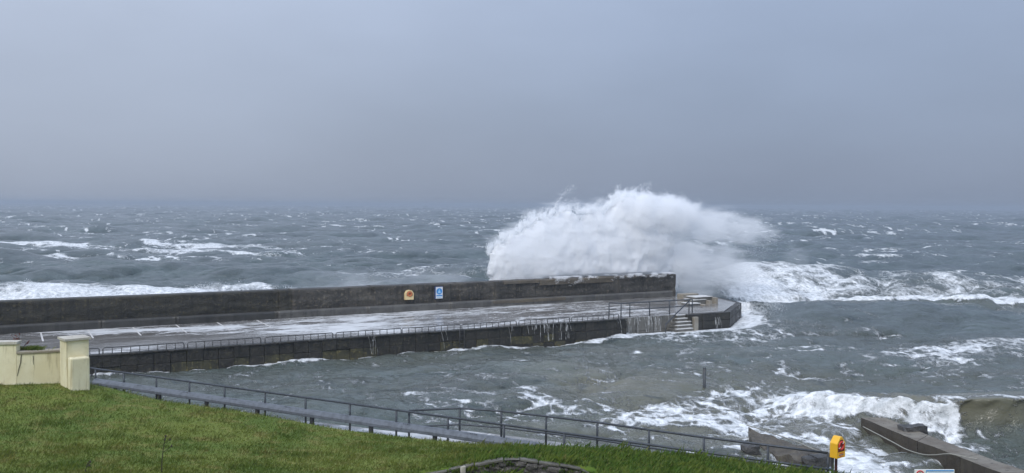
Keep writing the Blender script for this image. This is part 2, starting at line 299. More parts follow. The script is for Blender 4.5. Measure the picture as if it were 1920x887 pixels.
def lawn_mat(name, blade=False):
    t = NT(name); P = t.geo.outputs['Position']
    a = t.noise(P, 0.35, 5, 0.6); b = t.noise(P, 1.6, 5, 0.65); f = t.noise(P, 14, 3, 0.6)
    lush = t.attr('lush')
    c = t.mix(t.rng(a, 0.35, 0.65), (0.086, 0.130, 0.015), (0.140, 0.168, 0.025)); c = t.mix(t.math('MULTIPLY', t.rng(b, 0.47, 0.68), 0.75), c, (0.205, 0.18, 0.05))
    c = t.mix(t.math('MULTIPLY', t.rng(f, 0.5, 0.75), 0.5), c, (0.065, 0.105, 0.016)); c = t.mix(lush, c, t.mix(t.rng(b, 0.4, 0.65), (0.070, 0.135, 0.015), (0.155, 0.195, 0.032)))
    if blade:
        v = t.attr('tone'); c = t.mix(t.rng(v, 0.72, 1.0, 0, 0.85), c, (0.26, 0.22, 0.08)); c = t.mix(t.rng(v, 0.0, 0.35, 0.6, 0.0), c, (0.05, 0.085, 0.013))
        tr = t.n.new('ShaderNodeBsdfTranslucent'); t.l.new(c, tr.inputs[0]); mx = t.n.new('ShaderNodeMixShader'); mx.inputs[0].default_value = 0.3
        t.l.new(t.b.outputs[0], mx.inputs[1]); t.l.new(tr.outputs[0], mx.inputs[2]); t.l.new(mx.outputs[0], t.n['Material Output'].inputs['Surface'])
    t.col(c); t.rough(0.6 if blade else 0.9); t.b.inputs['Specular IOR Level'].default_value = 0.3
    return t.m
M['turf'] = lawn_mat('turf'); M['blade'] = lawn_mat('grass_blade', True)

# ------------------------------------------------------------------ pier frame of reference (u along the quay, v across it)
PO = np.array([-24.0, 51.1]); PA = atan2(0.4868, 0.8735); EU = np.array([cos(PA), sin(PA)]); EV = np.array([-sin(PA), cos(PA)])
def uv(u, v): return PO + EU * u + EV * v
def to_uv(X, Y):
    dx, dy = np.asarray(X) - PO[0], np.asarray(Y) - PO[1]; return dx * EU[0] + dy * EU[1], dx * EV[0] + dy * EV[1]
def u_at(x, z=1.1, v=0.0):
    """u of the point where the upright plane through image column x meets the line v = const"""
    lo, hi = -60.0, 80.0
    for _ in range(60):
        m = (lo + hi) / 2; q = uv(m, v); P = np.array([q[0], q[1], z]) - EYE
        if FOC * (P @ RT) / (P @ FW) + CX < x: lo = m
        else: hi = m
    return (lo + hi) / 2
DECK = 1.1; U0 = -26.0; U1 = u_at(1175); UH0, UH1 = 43.6, 48.0; VW = 11.9; UW = 52.6      # quay end, pier head, wall ledge front, wall end
HEAD = [(UH0, 0.0), (UH1, 0.0), (54.0, 5.0), (55.9, 11.6), (UW + 0.6, 12.6), (UH0, 12.6)]

# ------------------------------------------------------------------ the sea
def ocean_tile(N, L, wind, ang, seed, small):
    r = np.random.default_rng(seed); k = np.fft.fftfreq(N, L / N) * 2 * pi; KX, KY = np.meshgrid(k, k); K = np.hypot(KX, KY); K[0, 0] = 1
    Lw = wind * wind / 9.81; ph = np.exp(-1 / (K * Lw) ** 2) / K ** 4 * np.exp(-(K * small) ** 2)
    cs = (KX * cos(ang) + KY * sin(ang)) / K; ph *= np.where(cs > 0, cs ** 4, 0.06 * cs ** 2) + 0.02; ph[0, 0] = 0
    h = np.sqrt(ph) * (r.normal(size=(N, N)) + 1j * r.normal(size=(N, N)))
    z = np.fft.ifft2(h).real; dx = np.fft.ifft2(-1j * KX / K * h).real; dy = np.fft.ifft2(-1j * KY / K * h).real; s = z.std()
    z, dx, dy = z / s, dx / s, dy / s; d = L / N
    jx = (np.roll(dx, -1, 1) - np.roll(dx, 1, 1)) / (2 * d); jy = (np.roll(dy, -1, 0) - np.roll(dy, 1, 0)) / (2 * d); jc = (np.roll(dx, -1, 0) - np.roll(dx, 1, 0)) / (2 * d)
    return (z, dx, dy, jx, jy, jc), L
def samp(tile, X, Y, rot=0.0):
    arrs, L = tile; N = arrs[0].shape[0]; c, s = cos(rot), sin(rot); x = ((c * X + s * Y) / L * N) % N; y = ((-s * X + c * Y) / L * N) % N
    x0 = np.floor(x).astype(int) % N; y0 = np.floor(y).astype(int) % N; fx = x - np.floor(x); fy = y - np.floor(y); x1 = (x0 + 1) % N; y1 = (y0 + 1) % N
    return [a[y0, x0] * (1 - fx) * (1 - fy) + a[y0, x1] * fx * (1 - fy) + a[y1, x0] * (1 - fx) * fy + a[y1, x1] * fx * fy for a in arrs]
def sd_poly(X, Y, poly):
    """signed distance to a polygon, negative inside"""
    d = np.full(X.shape, 1e18); ins = np.zeros(X.shape, bool); n = len(poly)
    for i in range(n):
        (ax, ay), (bx, by) = poly[i], poly[(i + 1) % n]; ex, ey = bx - ax, by - ay
        t = np.clip(((X - ax) * ex + (Y - ay) * ey) / (ex * ex + ey * ey + 1e-12), 0, 1); d = np.minimum(d, (X - ax - t * ex) ** 2 + (Y - ay - t * ey) ** 2)
        c = ((ay <= Y) & (by > Y)) | ((by <= Y) & (ay > Y)); c &= (X < ex * (Y - ay) / (ey if abs(ey) > 1e-12 else 1e-12) + ax); ins ^= c
    d = np.sqrt(d); return np.where(ins, -d, d)
def sd_line(X, Y, pts):
    """(distance, signed side (+ = towards the shore), interpolated 3rd value) to a polyline of (x, y, value)"""
    best = np.full(X.shape, 1e18); side = np.zeros(X.shape); val = np.zeros(X.shape)
    for (ax, ay, av), (bx, by, bv) in zip(pts[:-1], pts[1:]):
        ex, ey = bx - ax, by - ay; t = np.clip(((X - ax) * ex + (Y - ay) * ey) / (ex * ex + ey * ey), 0, 1)
        d = (X - ax - t * ex) ** 2 + (Y - ay - t * ey) ** 2; m = d < best; best = np.where(m, d, best)
        side = np.where(m, np.sign(ex * (ay - Y) - ey * (ax - X)), side); val = np.where(m, av + (bv - av) * t, val)
    return np.sqrt(best), side, val
def img_poly(pts, z=0.0): return [tuple(px(x, y, z)[:2]) for x, y in pts]

TA = ocean_tile(512, 190.0, 7.8, -pi / 2 + 0.25, 3, 0.35); TB = ocean_tile(512, 61.0, 3.3, -pi / 2 + 0.5, 5, 0.10); TC = ocean_tile(256, 17.0, 1.7, -pi / 2 + 0.7, 8, 0.04)
PIER_FOOT = [uv(U0 - 30, 0), uv(U1, 0), uv(U1, 0.55), uv(UH0, 0.55)] + [uv(*q) for q in HEAD[:4]] + [uv(UW, 13.9), uv(U0 - 30, 13.9)]
PIER_FOOT = [tuple(q) for q in PIER_FOOT]
PROM = [tuple(px(x, y, 1.0)[:2]) for x, y in ((120, 735), (767, 812), (862, 806), (940, 815), (1120, 838), (1320, 872), (1555, 908), (1750, 935))]
PROM_EDGE = [(-70.0, 60.0)] + PROM + [(34.0, 14.0)]
def build_sea():
    ths = np.radians(np.concatenate([np.linspace(-64, -36, 60)[:-1], np.linspace(-36, 36, 820), np.linspace(36, 64, 60)[1:]]))
    rs = [19.0]
    while rs[-1] < 150: rs.append(rs[-1] + max(0.10, rs[-1] * 0.0033))
    while rs[-1] < 6000: rs.append(rs[-1] + rs[-1] * 0.0052 * (1 + max(0, rs[-1] - 400) / 700))
    rs = np.array(rs); R, T = np.meshgrid(rs, ths, indexing='ij'); X = R * np.sin(T); Y = R * np.cos(T)
    U, V = to_uv(X, Y)
    # shelter: open sea beyond the pier, quiet harbour this side of it
    beyond = np.where(U < UH1, V - 14, np.maximum(V - 14 - 0.35 * (U - UH1), -60) + np.minimum((U - UH1) * 0.75, 34))
    amp = 0.36 + 0.64 * sstep(-10, 16, beyond)
    a1 = samp(TA, X, Y); a2 = samp(TA, X * 1.37 + 51, Y * 1.37 + 20, 0.33); b1 = samp(TB, X, Y, 0.15); c1 = samp(TC, X, Y, -0.2)
    grow = 0.88 + 0.25 * sstep(200, 700, R) + 0.9 * sstep(800, 2500, R); A1, A2, B1 = 0.66 * amp * grow, 0.34 * amp * grow, 0.115 * (0.72 + 0.28 * amp) * (0.45 + 0.55 * sstep(320, 110, R)); fadeB = sstep(900, 300, R); fadeC = sstep(170, 70, R); C1 = 0.030 * fadeC
    Z = A1 * a1[0] + A2 * a2[0] + B1 * b1[0] * fadeB + C1 * c1[0]
    ch = 1.6
    DX = ch * (A1 * a1[1] + A2 * a2[1] + B1 * b1[1] * fadeB + C1 * c1[1]); DY = ch * (A1 * a1[2] + A2 * a2[2] + B1 * b1[2] * fadeB + C1 * c1[2])
    jxx = 1 + ch * (A1 * a1[3] + A2 * 1.37 * a2[3] + B1 * b1[3]); jyy = 1 + ch * (A1 * a1[4] + A2 * 1.37 * a2[4] + B1 * b1[4]); jxy = ch * (A1 * a1[5] + A2 * 1.37 * a2[5] + B1 * b1[5])
    J = jxx * jyy - jxy ** 2
    patch = fbm(X / 34, Y / 60, 0.5, 3); cap = sstep(0.34, -0.05, J + (0.5 - patch) * 0.55)
    foam = 0.85 * cap * (1 - 0.75 * sstep(180, 380, R)) * (0.35 + 0.65 * sstep(0.3, 0.9, amp)); foam += 0.10 * sstep(0.5, 0.75, fbm(X / 16, Y / 40, 2.5, 4)) * sstep(0.3, 0.8, amp)
    foam += 0.34 * sstep(0.48, 0.22, J + (0.5 - patch) * 0.3) * (amp < 0.7)
    def streak(sx, sy, ph, w):
        q = fbm(X / sx + 0.8 * fbm(X / 11, Y / 11, ph, 2), Y / sy + 1.2 * fbm(X / 7, Y / 7, ph + 1, 2), ph, 4, .55); return sstep(w, 0.0, np.abs(q - 0.5))
    pm_ = sstep(0.38, 0.66, fbm(X / 40, Y / 55, 11.5, 3)); crest_ = sstep(-0.2, 1.0, (A1 * a1[0] + A2 * a2[0]) / (0.6 * amp))
    foam += 0.80 * streak(19, 6.5, 5.5, .036) * pm_ * (0.35 + 0.65 * crest_) * sstep(.6, .95, amp) * sstep(1200, 500, R); foam += 0.80 * streak(34, 12, 9.5, .026) * crest_ ** 1.2 * sstep(.6, .95, amp) * sstep(100, 220, R)
    foam += 0.40 * streak(5.5, 2.6, 2.2, .04) * sstep(.36, .58, fbm(X / 13, Y / 9, 13.5, 3)) * (amp < 0.75)
    turb = 0.10 + 0.36 * sstep(110, 55, R) + 0.2 * (fbm(X / 25, Y / 25, 7.7, 3) - 0.5)
    def blob(poly, s, soft, nz=0.0, ns=6.0):
        d = sd_poly(X, Y, poly)
        if nz: d = d + nz * (fbm(X / ns, Y / ns, 4.4, 4) - 0.5) * 2
        return s * sstep(soft, -soft, d)
    def ridge(pts, wf, wb, k=1.0):
        d, sd, h = sd_line(X, Y, pts); n = d * np.where(sd > 0, 1.0, -1.0)            # n > 0 on the shore side
        return h * k * np.where(n > 0, np.exp(-(n / wf) ** 2), np.exp(-(n / wb) ** 2)), n, h
    # breaker curling over the end of the slip, right foreground
    cr = [(12.6, 50.0, 0.10), (14.4, 47.2, 0.26), (15.4, 45.5, 0.55), (16.4, 43.9, 0.72), (19.3, 41.0, 1.22), (22.8, 40.5, 1.45), (30.0, 42.0, 1.4), (40.0, 45.0, 0.8)]
    hz, n, _ = ridge(cr, 1.05, 3.4); along = X
    rag = fbm(X / 1.1, Y / 1.1, 9.1, 4) - 0.5
    foam *= 1 - 0.9 * sstep(.1, .4, hz)
    brk = sstep(20.3, 18.9, along + rag * 3.4)                                           # broken to the left, green face to the right
    Z = Z * (1 - 0.85 * np.clip(hz * 1.3, 0, 1)) + hz * (1 + brk * rag * 0.9); DY = DY - 0.55 * hz * (n > -1.2) * np.clip(1.1 - np.abs(n), 0, 1); 
    foam += brk * sstep(0.12, 0.40, hz) * sstep(-1.7, -0.3, n + rag) * (0.62 + 1.1 * rag + 0.35 * sstep(0.2, 1.0, n))
    foam += brk * sstep(3.0, 0.8, n + rag * 2.5) * (n > 0) * (0.45 + 0.6 * rag) * (hz > -1) * sstep(13, 15, X)
    foam += (1 - brk) * sstep(0.5, 0.05, np.abs(n + 0.25 + rag * 0.8)) * 0.62 * (hz > 0.4)
    foam -= blob(img_poly([(1590, 748), (1660, 742), (1750, 742), (1735, 764), (1660, 772), (1620, 765)], 0.8), 0.45, 0.4, 0.6, 1.0)
    foam += (1 - brk) * 0.30 * (hz > 0.15) * sstep(.5, 2.4, n + rag) + 0.22 * (1 - brk) * (hz > .2) * sstep(.60, .72, fbm(X / .5, n / 2.0, 3.0, 4))
    turb += 0.75 * sstep(0.15, 0.9, hz)
    # spent bore running in past the pier head
    br = [(22.5, 110.0, 0.2), (26.0, 105.0, 0.4), (29.0, 97.0, 0.7), (32.4, 91.8, 1.15), (42.9, 94.8, 1.0), (47.2, 90.5, 1.15), (53.0, 94.0, 1.1), (75.0, 97.0, 0.9), (110.0, 100.0, 0.5)]
    d, sd, h = sd_line(X, Y, br); n = d * np.where(sd > 0, 1, -1) + (fbm(X / 4, Y / 4, 1.5, 4) - 0.5) * 5.0
    step_ = np.where(n > 0, np.exp(-(np.maximum(n, 0) / 1.1) ** 2), np.exp(-(np.minimum(n, 0) / 16) ** 2)) * h; lump = fbm(X / 2.6, Y / 2.0, 6.2, 4) - 0.5
    inb = sstep(24, 33, X) * sstep(120, 90, X)
    foam += blob(img_poly([(1275, 545), (1290, 515), (1400, 520), (1430, 548), (1390, 556)]), 0.62, 2.5, 3.0, 3)
    foam += blob(img_poly([(1370, 556), (1480, 566), (1560, 566), (1580, 530), (1480, 525), (1390, 530)]), 0.26, 3.0, 3.5, 3)
    Z += inb * step_ * (0.55 + 1.1 * lump); foam += inb * (n < 0.6) * sstep(-48, -10, n + 26 * (fbm(X / 12, Y / 7, 3.1, 3) - 0.5)) * (0.52 + 0.8 * lump + 0.24 * sstep(-3, -0.5, n)); turb += inb * 0.35 * sstep(-30, 0, n) * (n < 5)
    foam += inb * 0.55 * sstep(1.6, 0.2, np.abs(n)) 
    # surge piled against the outer face of the sea wall on the left
    ue = u_at(560, 3.0, 15); sl = np.exp(-((V - 17.5) / 3.6) ** 2) * sstep(ue + 3, ue - 9, U)
    sl2 = sl * (2.75 + 1.0 * (fbm(U / 5, V / 5, 2.2, 3) - 0.5) + 0.7 * sstep(u_at(330, 3, 15) - 1, u_at(440, 3, 15), U) * sstep(ue + 3, ue - 3, U) + 0.9 * np.exp(-((U - u_at(50, 3, 16)) / 2.0) ** 2))
    Z += sl2 * (1 + 0.35 * (fbm(X / 1.2, Y / 1.2, 5, 3) - 0.5)); foam += 1.3 * sstep(0.08, 0.3, sl) + 1.0 * sstep(28, 22, V + 4 * (fbm(X / 3, Y / 3, 3.9, 3) - .5)) * (V > 13) * sstep(ue + 2, ue - 5, U)
    lb = blob(img_poly([(-120, 575), (300, 560), (570, 548), (575, 534), (480, 530), (400, 537), (300, 544), (130, 548), (75, 534), (40, 532), (-120, 546)]), 1.0, 3.2, 4.5, 5)
    foam += (0.42 + 0.75 * fbm(X / 2.2, Y / 3.5, 5.7, 4) + 0.35 * sstep(50, 44, V)) * lb * (0.6 + .4 * sstep(62, 50, V)); Z += 0.2 * lb * (0.5 + fbm(X / 3, Y / 3, 7.1, 3))
    foam += blob(img_poly([(560, 545), (1000, 525), (1000, 500), (700, 505)]), 0.38, 6, 6)
    # streaky foam field out on the left, foam strewn about the bay
    st = fbm(X / 22, Y / 9, 8.8, 4)
    foam += blob(img_poly([(-200, 492), (300, 490), (560, 480), (620, 472), (520, 458), (200, 449), (-200, 452)]), 0.80, 14, 16, 14) * sstep(0.36, 0.66, st)
    foam += blob(img_poly([(1640, 676), (1700, 645), (1930, 632), (2000, 650), (1960, 668), (1780, 682)]), 0.55, 1.6, 1.5, 3)
    foam += blob(img_poly([(1180, 632), (1420, 640), (1500, 625), (1640, 615), (1430, 600), (1390, 580), (1300, 612)]), 0.42, 1.8, 1.8, 3)
    foam += blob(img_poly([(1385, 600), (1450, 590), (1465, 560), (1440, 540), (1380, 540)]), 0.46, 1.6, 1.5, 3)
    foam += blob(img_poly([(1440, 655), (1640, 668), (1640, 650), (1500, 640)]), 0.36, 2.0, 1.5, 3)
    foam += blob(img_poly([(1330, 718), (1480, 712), (1560, 770), (1620, 800), (1700, 850), (1760, 890), (1500, 900), (1440, 850), (1380, 790), (1180, 765)]), 0.50, 0.9, 1.4, 2.2)
    foam += blob(img_poly([(1180, 745), (1260, 765), (1380, 800), (1380, 785), (1230, 745)]), 0.35, 0.6, 0.8, 2)
    foam += blob(img_poly([(1560, 850), (1620, 840), (1680, 870), (1720, 900), (1440, 900), (1440, 868)]), 0.42, 0.5, 0.7, 1.5)
    foam += blob(img_poly([(860, 690), (1000, 712), (1250, 740), (1250, 800), (980, 770), (700, 790), (640, 765)]), 0.16, 1.5, 1.6, 3)
    foam += blob(img_poly([(1700, 800), (1790, 880), (1940, 890), (1940, 850), (1800, 800), (1740, 790)]), 0.42, 0.5, 0.8, 1.5)
    foam += 0.15 * sstep(0.42, 0.7, fbm(X / 5, Y / 3.2, 3.3, 5)) * (amp < 0.7)
    # white edge along the quay foot and against the promenade
    dp = sd_poly(X, Y, PIER_FOOT); wob = fbm(U / 3.5, V / 3.5, 6.6, 4) - 0.5; wide = 0.34 + 0.9 * sstep(14, 40, U)
    foam += 0.95 * sstep(wide + 0.25, wide * 0.35, dp + wob * wide * 1.4) * (V < 6)
    foam += 0.45 * sstep(3.0, 0.5, sd_poly(X, Y, PIER_FOOT) + (lump + 0.1) * 3) * (U > UH1 - 1) * (V > -0.5)
    Z += 0.14 * np.sin(U * 0.55 + 1.0) * np.exp(-np.maximum(dp, 0) / 2.5) * (V < 3)
    de, sde, _ = sd_line(X, Y, [(*q, 0) for q in PROM_EDGE]); foam += 0.75 * sstep(1.6, 0.3, de + wob * 1.6) * sstep(-12.5, -6, X)
    # grey-brown shoal water
    turb += blob(img_poly([(1180, 700), (1500, 700), (1650, 800), (1750, 880), (1400, 890), (900, 800)]), 0.38, 4, 3)
    turb += blob(img_poly([(950, 700), (1080, 690), (1180, 715), (1100, 735)]), 0.35, 1.5)
    foam += 0.50 * streak(4.0, 2.2, 6.6, .06) * sstep(0.30, 0.5, turb) * (amp < .75) * (hz < .25); foam = np.clip(foam, 0, 1); turb = np.clip(turb, 0, 1)
    sh = foam * 0.10 * (fbm(X / 0.5, Y / 0.5, 1.1, 3) - 0.4) * sstep(130, 60, R); Z = Z + sh
    inside = dp < 0.6; Z = np.where((U > UH0 - 4) & (V < 6), np.minimum(Z, -0.22 + 0.16 * np.maximum(dp, 0)), Z); Z = np.where(inside & (dp < 0), np.minimum(Z, -0.8), np.where(inside, np.minimum(Z, 0.55), Z))
    shore = sde * de; Z = np.where(shore > -1.5, np.minimum(Z, 0.45), Z); Z = np.where(shore > 0.3, np.minimum(Z, -0.6), Z)
    k = np.where(inside | (shore > -0.5), 0, 1.0); X2, Y2 = X + DX * k, Y + DY * k
    pass
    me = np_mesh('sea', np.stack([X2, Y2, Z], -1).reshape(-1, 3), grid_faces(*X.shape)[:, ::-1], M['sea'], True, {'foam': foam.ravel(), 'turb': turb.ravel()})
    tag(link('sea', me), kind='structure')
build_sea()

# ------------------------------------------------------------------ the pier
def sheet(name, poly_fn, nu, nv, mat, parent, foam_fn):
    a, b = np.meshgrid(np.linspace(0, 1, nu), np.linspace(0, 1, nv)); Uq, Vq = poly_fn(a, b)
    me = np_mesh(name, np.stack([Uq, Vq, np.full(Uq.shape, 0.0)], -1).reshape(-1, 3) + np.array([0, 0, DECK]), grid_faces(nv, nu), mat, False, {'foam': np.clip(foam_fn(Uq, Vq), 0, 1).ravel()})
    return link(name, me, parent)
pier = empty('harbour_pier', (PO[0], PO[1], 0), 'long stone harbour pier awash with foam, running out from the left to a squared head', 'pier', None, PA)
UB = u_at(480)
def deck_foam(u, v):
    n = fbm(u / 5, v / 2.2, 1.3, 4) - 0.5
    f = 0.10 + 0.34 * sstep(9, 19, u + 9 * n) + 0.25 * sstep(.45, .7, fbm(u / 3.2, v / 1.0, 6.3, 4)) + 0.40 * sstep(2.0, 0.5, np.abs(v - (11.2 - 0.10 * np.clip(u + 6, 0, 14))) + n * 1.2) * sstep(-8, 0, u) * sstep(30, 12, u)
    f += 0.42 * sstep(2.4, 0.4, np.abs(v - (10.9 - 0.33 * np.clip(u + 2, 0, 18))) - 0.12 * np.clip(u, 0, 14) + 2.2 * n) * sstep(-3, 4, u) * sstep(26, 15, u)
    f += 0.42 * sstep(3.6, 1.2, v + 1.6 * n) * sstep(10, 2, u) + 0.5 * sstep(0.9, 0.2, v) * sstep(-4, 6, u) + 0.30 * sstep(0.6, 0.1, VW - v)
    return f
sheet('deck', lambda a, b: (U0 + (UH0 - U0) * a, np.where(U0 + (UH0 - U0) * a > U1, 0.6, 0.42) + (VW + 0.6 - np.where(U0 + (UH0 - U0) * a > U1, 0.6, 0.42)) * b), 280, 60, M['deck'], pier, deck_foam)
h = MB(); h.prism(HEAD, -2.5, DECK - 0.35); h.build('head_core', M['quay'], pier)
hd = MB(); hd.prism([(UH0 + 0.02, 0.45), (UH1 - 0.15, 0.45), (53.5, 5.1), (55.4, 11.5), (UW + 0.5, 12.4), (UH0 + 0.02, 12.4)], DECK - 0.34, DECK + 0.02); ho = hd.build('head_deck', M['deck'], pier)
at = ho.data.attributes.new('foam', 'FLOAT', 'POINT'); at.data.foreach_set('value', np.full(len(ho.data.vertices), 0.22, np.float32))
MB().box(U0, U1 - 0.4, 0.45, VW + 2, -2.5, DECK - 0.02).box(U1 - 0.4, UH0, 0.62, VW + 2, -2.5, DECK - 0.02).box(UH0 + .01, UW - .05, 12.65, 13.6, -2.5, DECK - 0.03).build('pier_core', M['quay'], pier)
# quay face: two courses of dark concrete facing blocks, each its own piece
def jitter_block(w, hgt, dep, seed, bev=0.025):
    b = MB().box(0, w, 0, dep, 0, hgt); r = random.Random(seed); v = b.v
    b.v = [(x + r.uniform(-.012, .012), y + r.uniform(-.02, .02), z + r.uniform(-.012, .012)) for x, y, z in v]; return b
protos = {}
def block_mesh(kind, w, hgt, dep, mat, k):
    key = (kind, round(w, 2), round(hgt, 2), k)
    if key not in protos:
        o = jitter_block(w, hgt, dep, hash(key) & 0xffff).build('facing_block', mat, None, 0.03); protos[key] = o.data; bpy.data.objects.remove(o)
    return protos[key]
W = 0.92; u = -2.0; i = 0
while u < U1 - 0.02:
    w = min(W, U1 - u)
    for row, (z0, hh) in enumerate(((-0.85, 0.645), (-0.20, 0.575), (0.38, 0.66))):
        mossy = row < 2 and ((4 < u < 18 and random.random() < .7) or random.random() < 0.25)
        off = 0.0 if row != 1 else 0.0
        me = block_mesh('moss' if mossy else 'dark', w - 0.006, hh, 0.42, M['quay_moss'] if mossy else M['quay'], random.randrange(4))
        o = link('facing_block', me, pier); o.location = (u + 0.003, random.uniform(-0.03, 0.05), z0)
    u += W; i += 1
u = -2.0; k = 0
while u < U1 - 0.05:                                                                 # coping stones along the quay edge
    w = min(2.1, U1 - u); me = block_mesh('cope', w - 0.03, 0.10, 0.55, M['quay'], random.randrange(3)); o = link('coping_stone', me, pier); o.location = (u + 0.015, -0.05, 1.045); u += 2.1
u = U1
while u < UH0 - 0.05:                                                                # pale set-back quay by the steps
    w = min(1.3, UH0 - u)
    for z0, hh in ((-0.9, 0.9), (0.03, 1.05)):
        me = block_mesh('pale', w - 0.03, hh, 0.3, M['quay_pale'], random.randrange(3)); o = link('facing_block', me, pier); o.location = (u + 0.015, 0.52 + random.uniform(-.02, .02), z0)
    u += 1.3
for (a, b), nblk in (((HEAD[0], HEAD[1]), 3), ((HEAD[1], HEAD[2]), 6), ((HEAD[2], HEAD[3]), 6)):   # head: two courses of big dark blocks
    a, b = np.array(a), np.array(b); L = np.linalg.norm(b - a); ang = atan2(*(b - a)[::-1])
    for j in range(nblk):
        for z0, hh in ((-0.9, 0.75), (-0.12, 0.62), (0.53, 0.57)):
            me = block_mesh('head', L / nblk - 0.04, hh, 0.45, M['quay'], random.randrange(3)); o = link('facing_block', me, pier); p = a + (b - a) * (j / nblk)
            nn = np.array([sin(ang), -cos(ang)]); p = p + nn * (0.06 + random.uniform(0, .03)); o.location = (p[0] + 0.02 * cos(ang), p[1] + 0.02 * sin(ang), z0); o.rotation_euler = (0, 0, ang)
# steps down to the water, climbing away from the harbour
us = u_at(1263, 0.2, -0.6)
for j in range(6):
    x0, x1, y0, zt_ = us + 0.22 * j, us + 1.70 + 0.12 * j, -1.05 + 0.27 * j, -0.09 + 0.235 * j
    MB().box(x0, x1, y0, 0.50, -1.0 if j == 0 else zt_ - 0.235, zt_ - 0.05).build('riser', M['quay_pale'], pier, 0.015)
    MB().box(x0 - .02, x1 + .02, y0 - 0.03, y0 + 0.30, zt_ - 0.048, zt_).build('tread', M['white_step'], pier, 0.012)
MB().box(us + 2.34, us + 2.75, -0.35, 0.5, -0.9, 0.92).build('step_cheek', M['tan'], pier, 0.04)
# flight and landing by the end of the wall
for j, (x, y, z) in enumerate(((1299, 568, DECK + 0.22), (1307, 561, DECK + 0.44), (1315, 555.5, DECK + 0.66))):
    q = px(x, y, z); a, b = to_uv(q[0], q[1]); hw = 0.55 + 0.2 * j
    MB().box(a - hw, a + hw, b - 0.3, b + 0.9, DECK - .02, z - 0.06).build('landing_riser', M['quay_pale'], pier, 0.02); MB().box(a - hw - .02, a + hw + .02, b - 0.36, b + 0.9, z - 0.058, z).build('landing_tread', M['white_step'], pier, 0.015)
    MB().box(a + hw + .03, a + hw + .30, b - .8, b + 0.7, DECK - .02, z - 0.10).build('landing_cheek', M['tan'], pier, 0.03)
q = px(1294, 556, DECK + 0.3); a, b = to_uv(q[0], q[1]); MB().box(a - 0.9, a + 0.95, b - 0.1, b + 0.8, DECK - 0.1, DECK + 0.55).build('landing', M['tan'], pier, 0.04)
# bay lines
for k in range(9):
    uu = -10.6 + 2.86 * k; MB().box(uu - 0.05, uu + 0.05, 7.35, VW - 0.15, DECK + 0.004, DECK + 0.009).build('parking_line', M['line'], pier)
# sheets of water spilling over the quay
def spill(u0, u1, n, v, ztop, seed):
    r = random.Random(seed); s = MB()
    for _ in range(n):
        c = r.uniform(u0, u1); w = r.uniform(.004, .016); L = r.choice((.3, .6, 1.15, 1.2)); lean = r.uniform(-.12, .25); vs = []; m = 6
        for i in range(m + 1):
            t = i / m; ww = w * (.6 + .5 * t) * r.uniform(.4, 1.3); out = 0.06 + 0.12 * sqrt(t) + r.uniform(-.01, .01); zc = ztop - L * t * t * .5 - L * t * .5
            vs += [(c + lean * t - ww, v - out, zc), (c + lean * t, v - out - .03, zc), (c + lean * t + ww, v - out, zc)]
        s.add(vs, [(3 * i + a, 3 * i + a + 1, 3 * i + a + 4, 3 * i + a + 3) for i in range(m) for a in (0, 1)])
    o = s.build('water_spill', M['spill'], pier); o['kind'] = 'stuff'
spill(28.6, 32.4, 26, -0.02, 1.14, 1); spill(U1 + .3, U1 + 3.4, 30, 0.5, 1.12, 2); spill(U1 + 3.2, UH0 - .3, 5, 0.5, 1.12, 9); spill(20, 28, 5, -0.02, 1.14, 3); spill(UH0 + 2.6, UH0 + 3.2, 8, -0.1, 0.75, 4); spill(34, U1, 3, -0.02, 1.14, 6); spill(16.5, 17.2, 6, -0.02, 1.14, 5)

# ------------------------------------------------------------------ the sea wall on the pier
swall = empty('sea_wall', (PO[0], PO[1], DECK), 'high dark weathered sea wall along the seaward side of the pier', 'sea wall', None, PA)
def wall_panel(u0, u1, v0, v1, z0, z1, mat, seed, rough=0.08, strata=True, name='wall_section', top_rag=0.0):
    nu, nz = max(6, int((u1 - u0) / 0.22)), max(4, int((z1 - z0) / 0.13)); a, b = np.meshgrid(np.linspace(0, 1, nu), np.linspace(0, 1, nz)); Uq = u0 + (u1 - u0) * a; Zq = z0 + (z1 - z0) * b
    n = (fbm(Uq * 0.55, Zq * 3.2, seed * 0 + 4.0, 5) - 0.5) * 2 * rough + (fbm(Uq * 2.2, Zq * 4, 9.0, 3) - 0.5) * rough
    Vq = v0 + n - 0.0 * b; Zq = Zq + top_rag * b * (fbm(Uq * 0.9, 0.3, 2.0, 4) - 0.5) * 2
    top = np.stack([Uq[-1], np.full(nu, v1), Zq[-1] + 0.02], -1); bot = np.stack([Uq[0], np.full(nu, v1), np.full(nu, z0)], -1)
    Vv = np.concatenate([np.stack([Uq, Vq, Zq], -1).reshape(-1, 3), top, bot]); F = grid_faces(nz, nu); base = nu * nz; i = np.arange(nu - 1)
    F = np.concatenate([F, np.stack([(nz - 1) * nu + i, (nz - 1) * nu + i + 1, base + i + 1, base + i], -1), np.stack([base + i, base + i + 1, base + nu + i + 1, base + nu + i], -1)])
    col0 = np.arange(nz) * nu; j = np.arange(nz - 1)
    ends = [];
    for c, tp, bt in ((0, base, base + nu), (nu - 1, base + nu - 1, base + 2 * nu - 1)): 
        for q in range(nz - 1): ends.append((q * nu + c, (q + 1) * nu + c, tp if q >= (nz - 1) // 2 else bt, bt if q < (nz - 1) // 2 else tp))
    F = np.concatenate([F, np.array(ends)])
    Vv[:, 2] -= DECK
    o = link(name, np_mesh(name, Vv, F, mat), swall)
    return o
WT = 3.18; cuts = [U0 - 22, -34, -22, -12, u_at(523, 2.2, 12.4), u_at(548, 2.2, 12.4), u_at(700, 2.2, 12.4), u_at(860, 2.2, 12.4), u_at(928, 2.2, 12.4), u_at(1040, 2.2, 12.4), u_at(1160, 2.2, 12.4), UW]
cuts = [c for c in cuts]
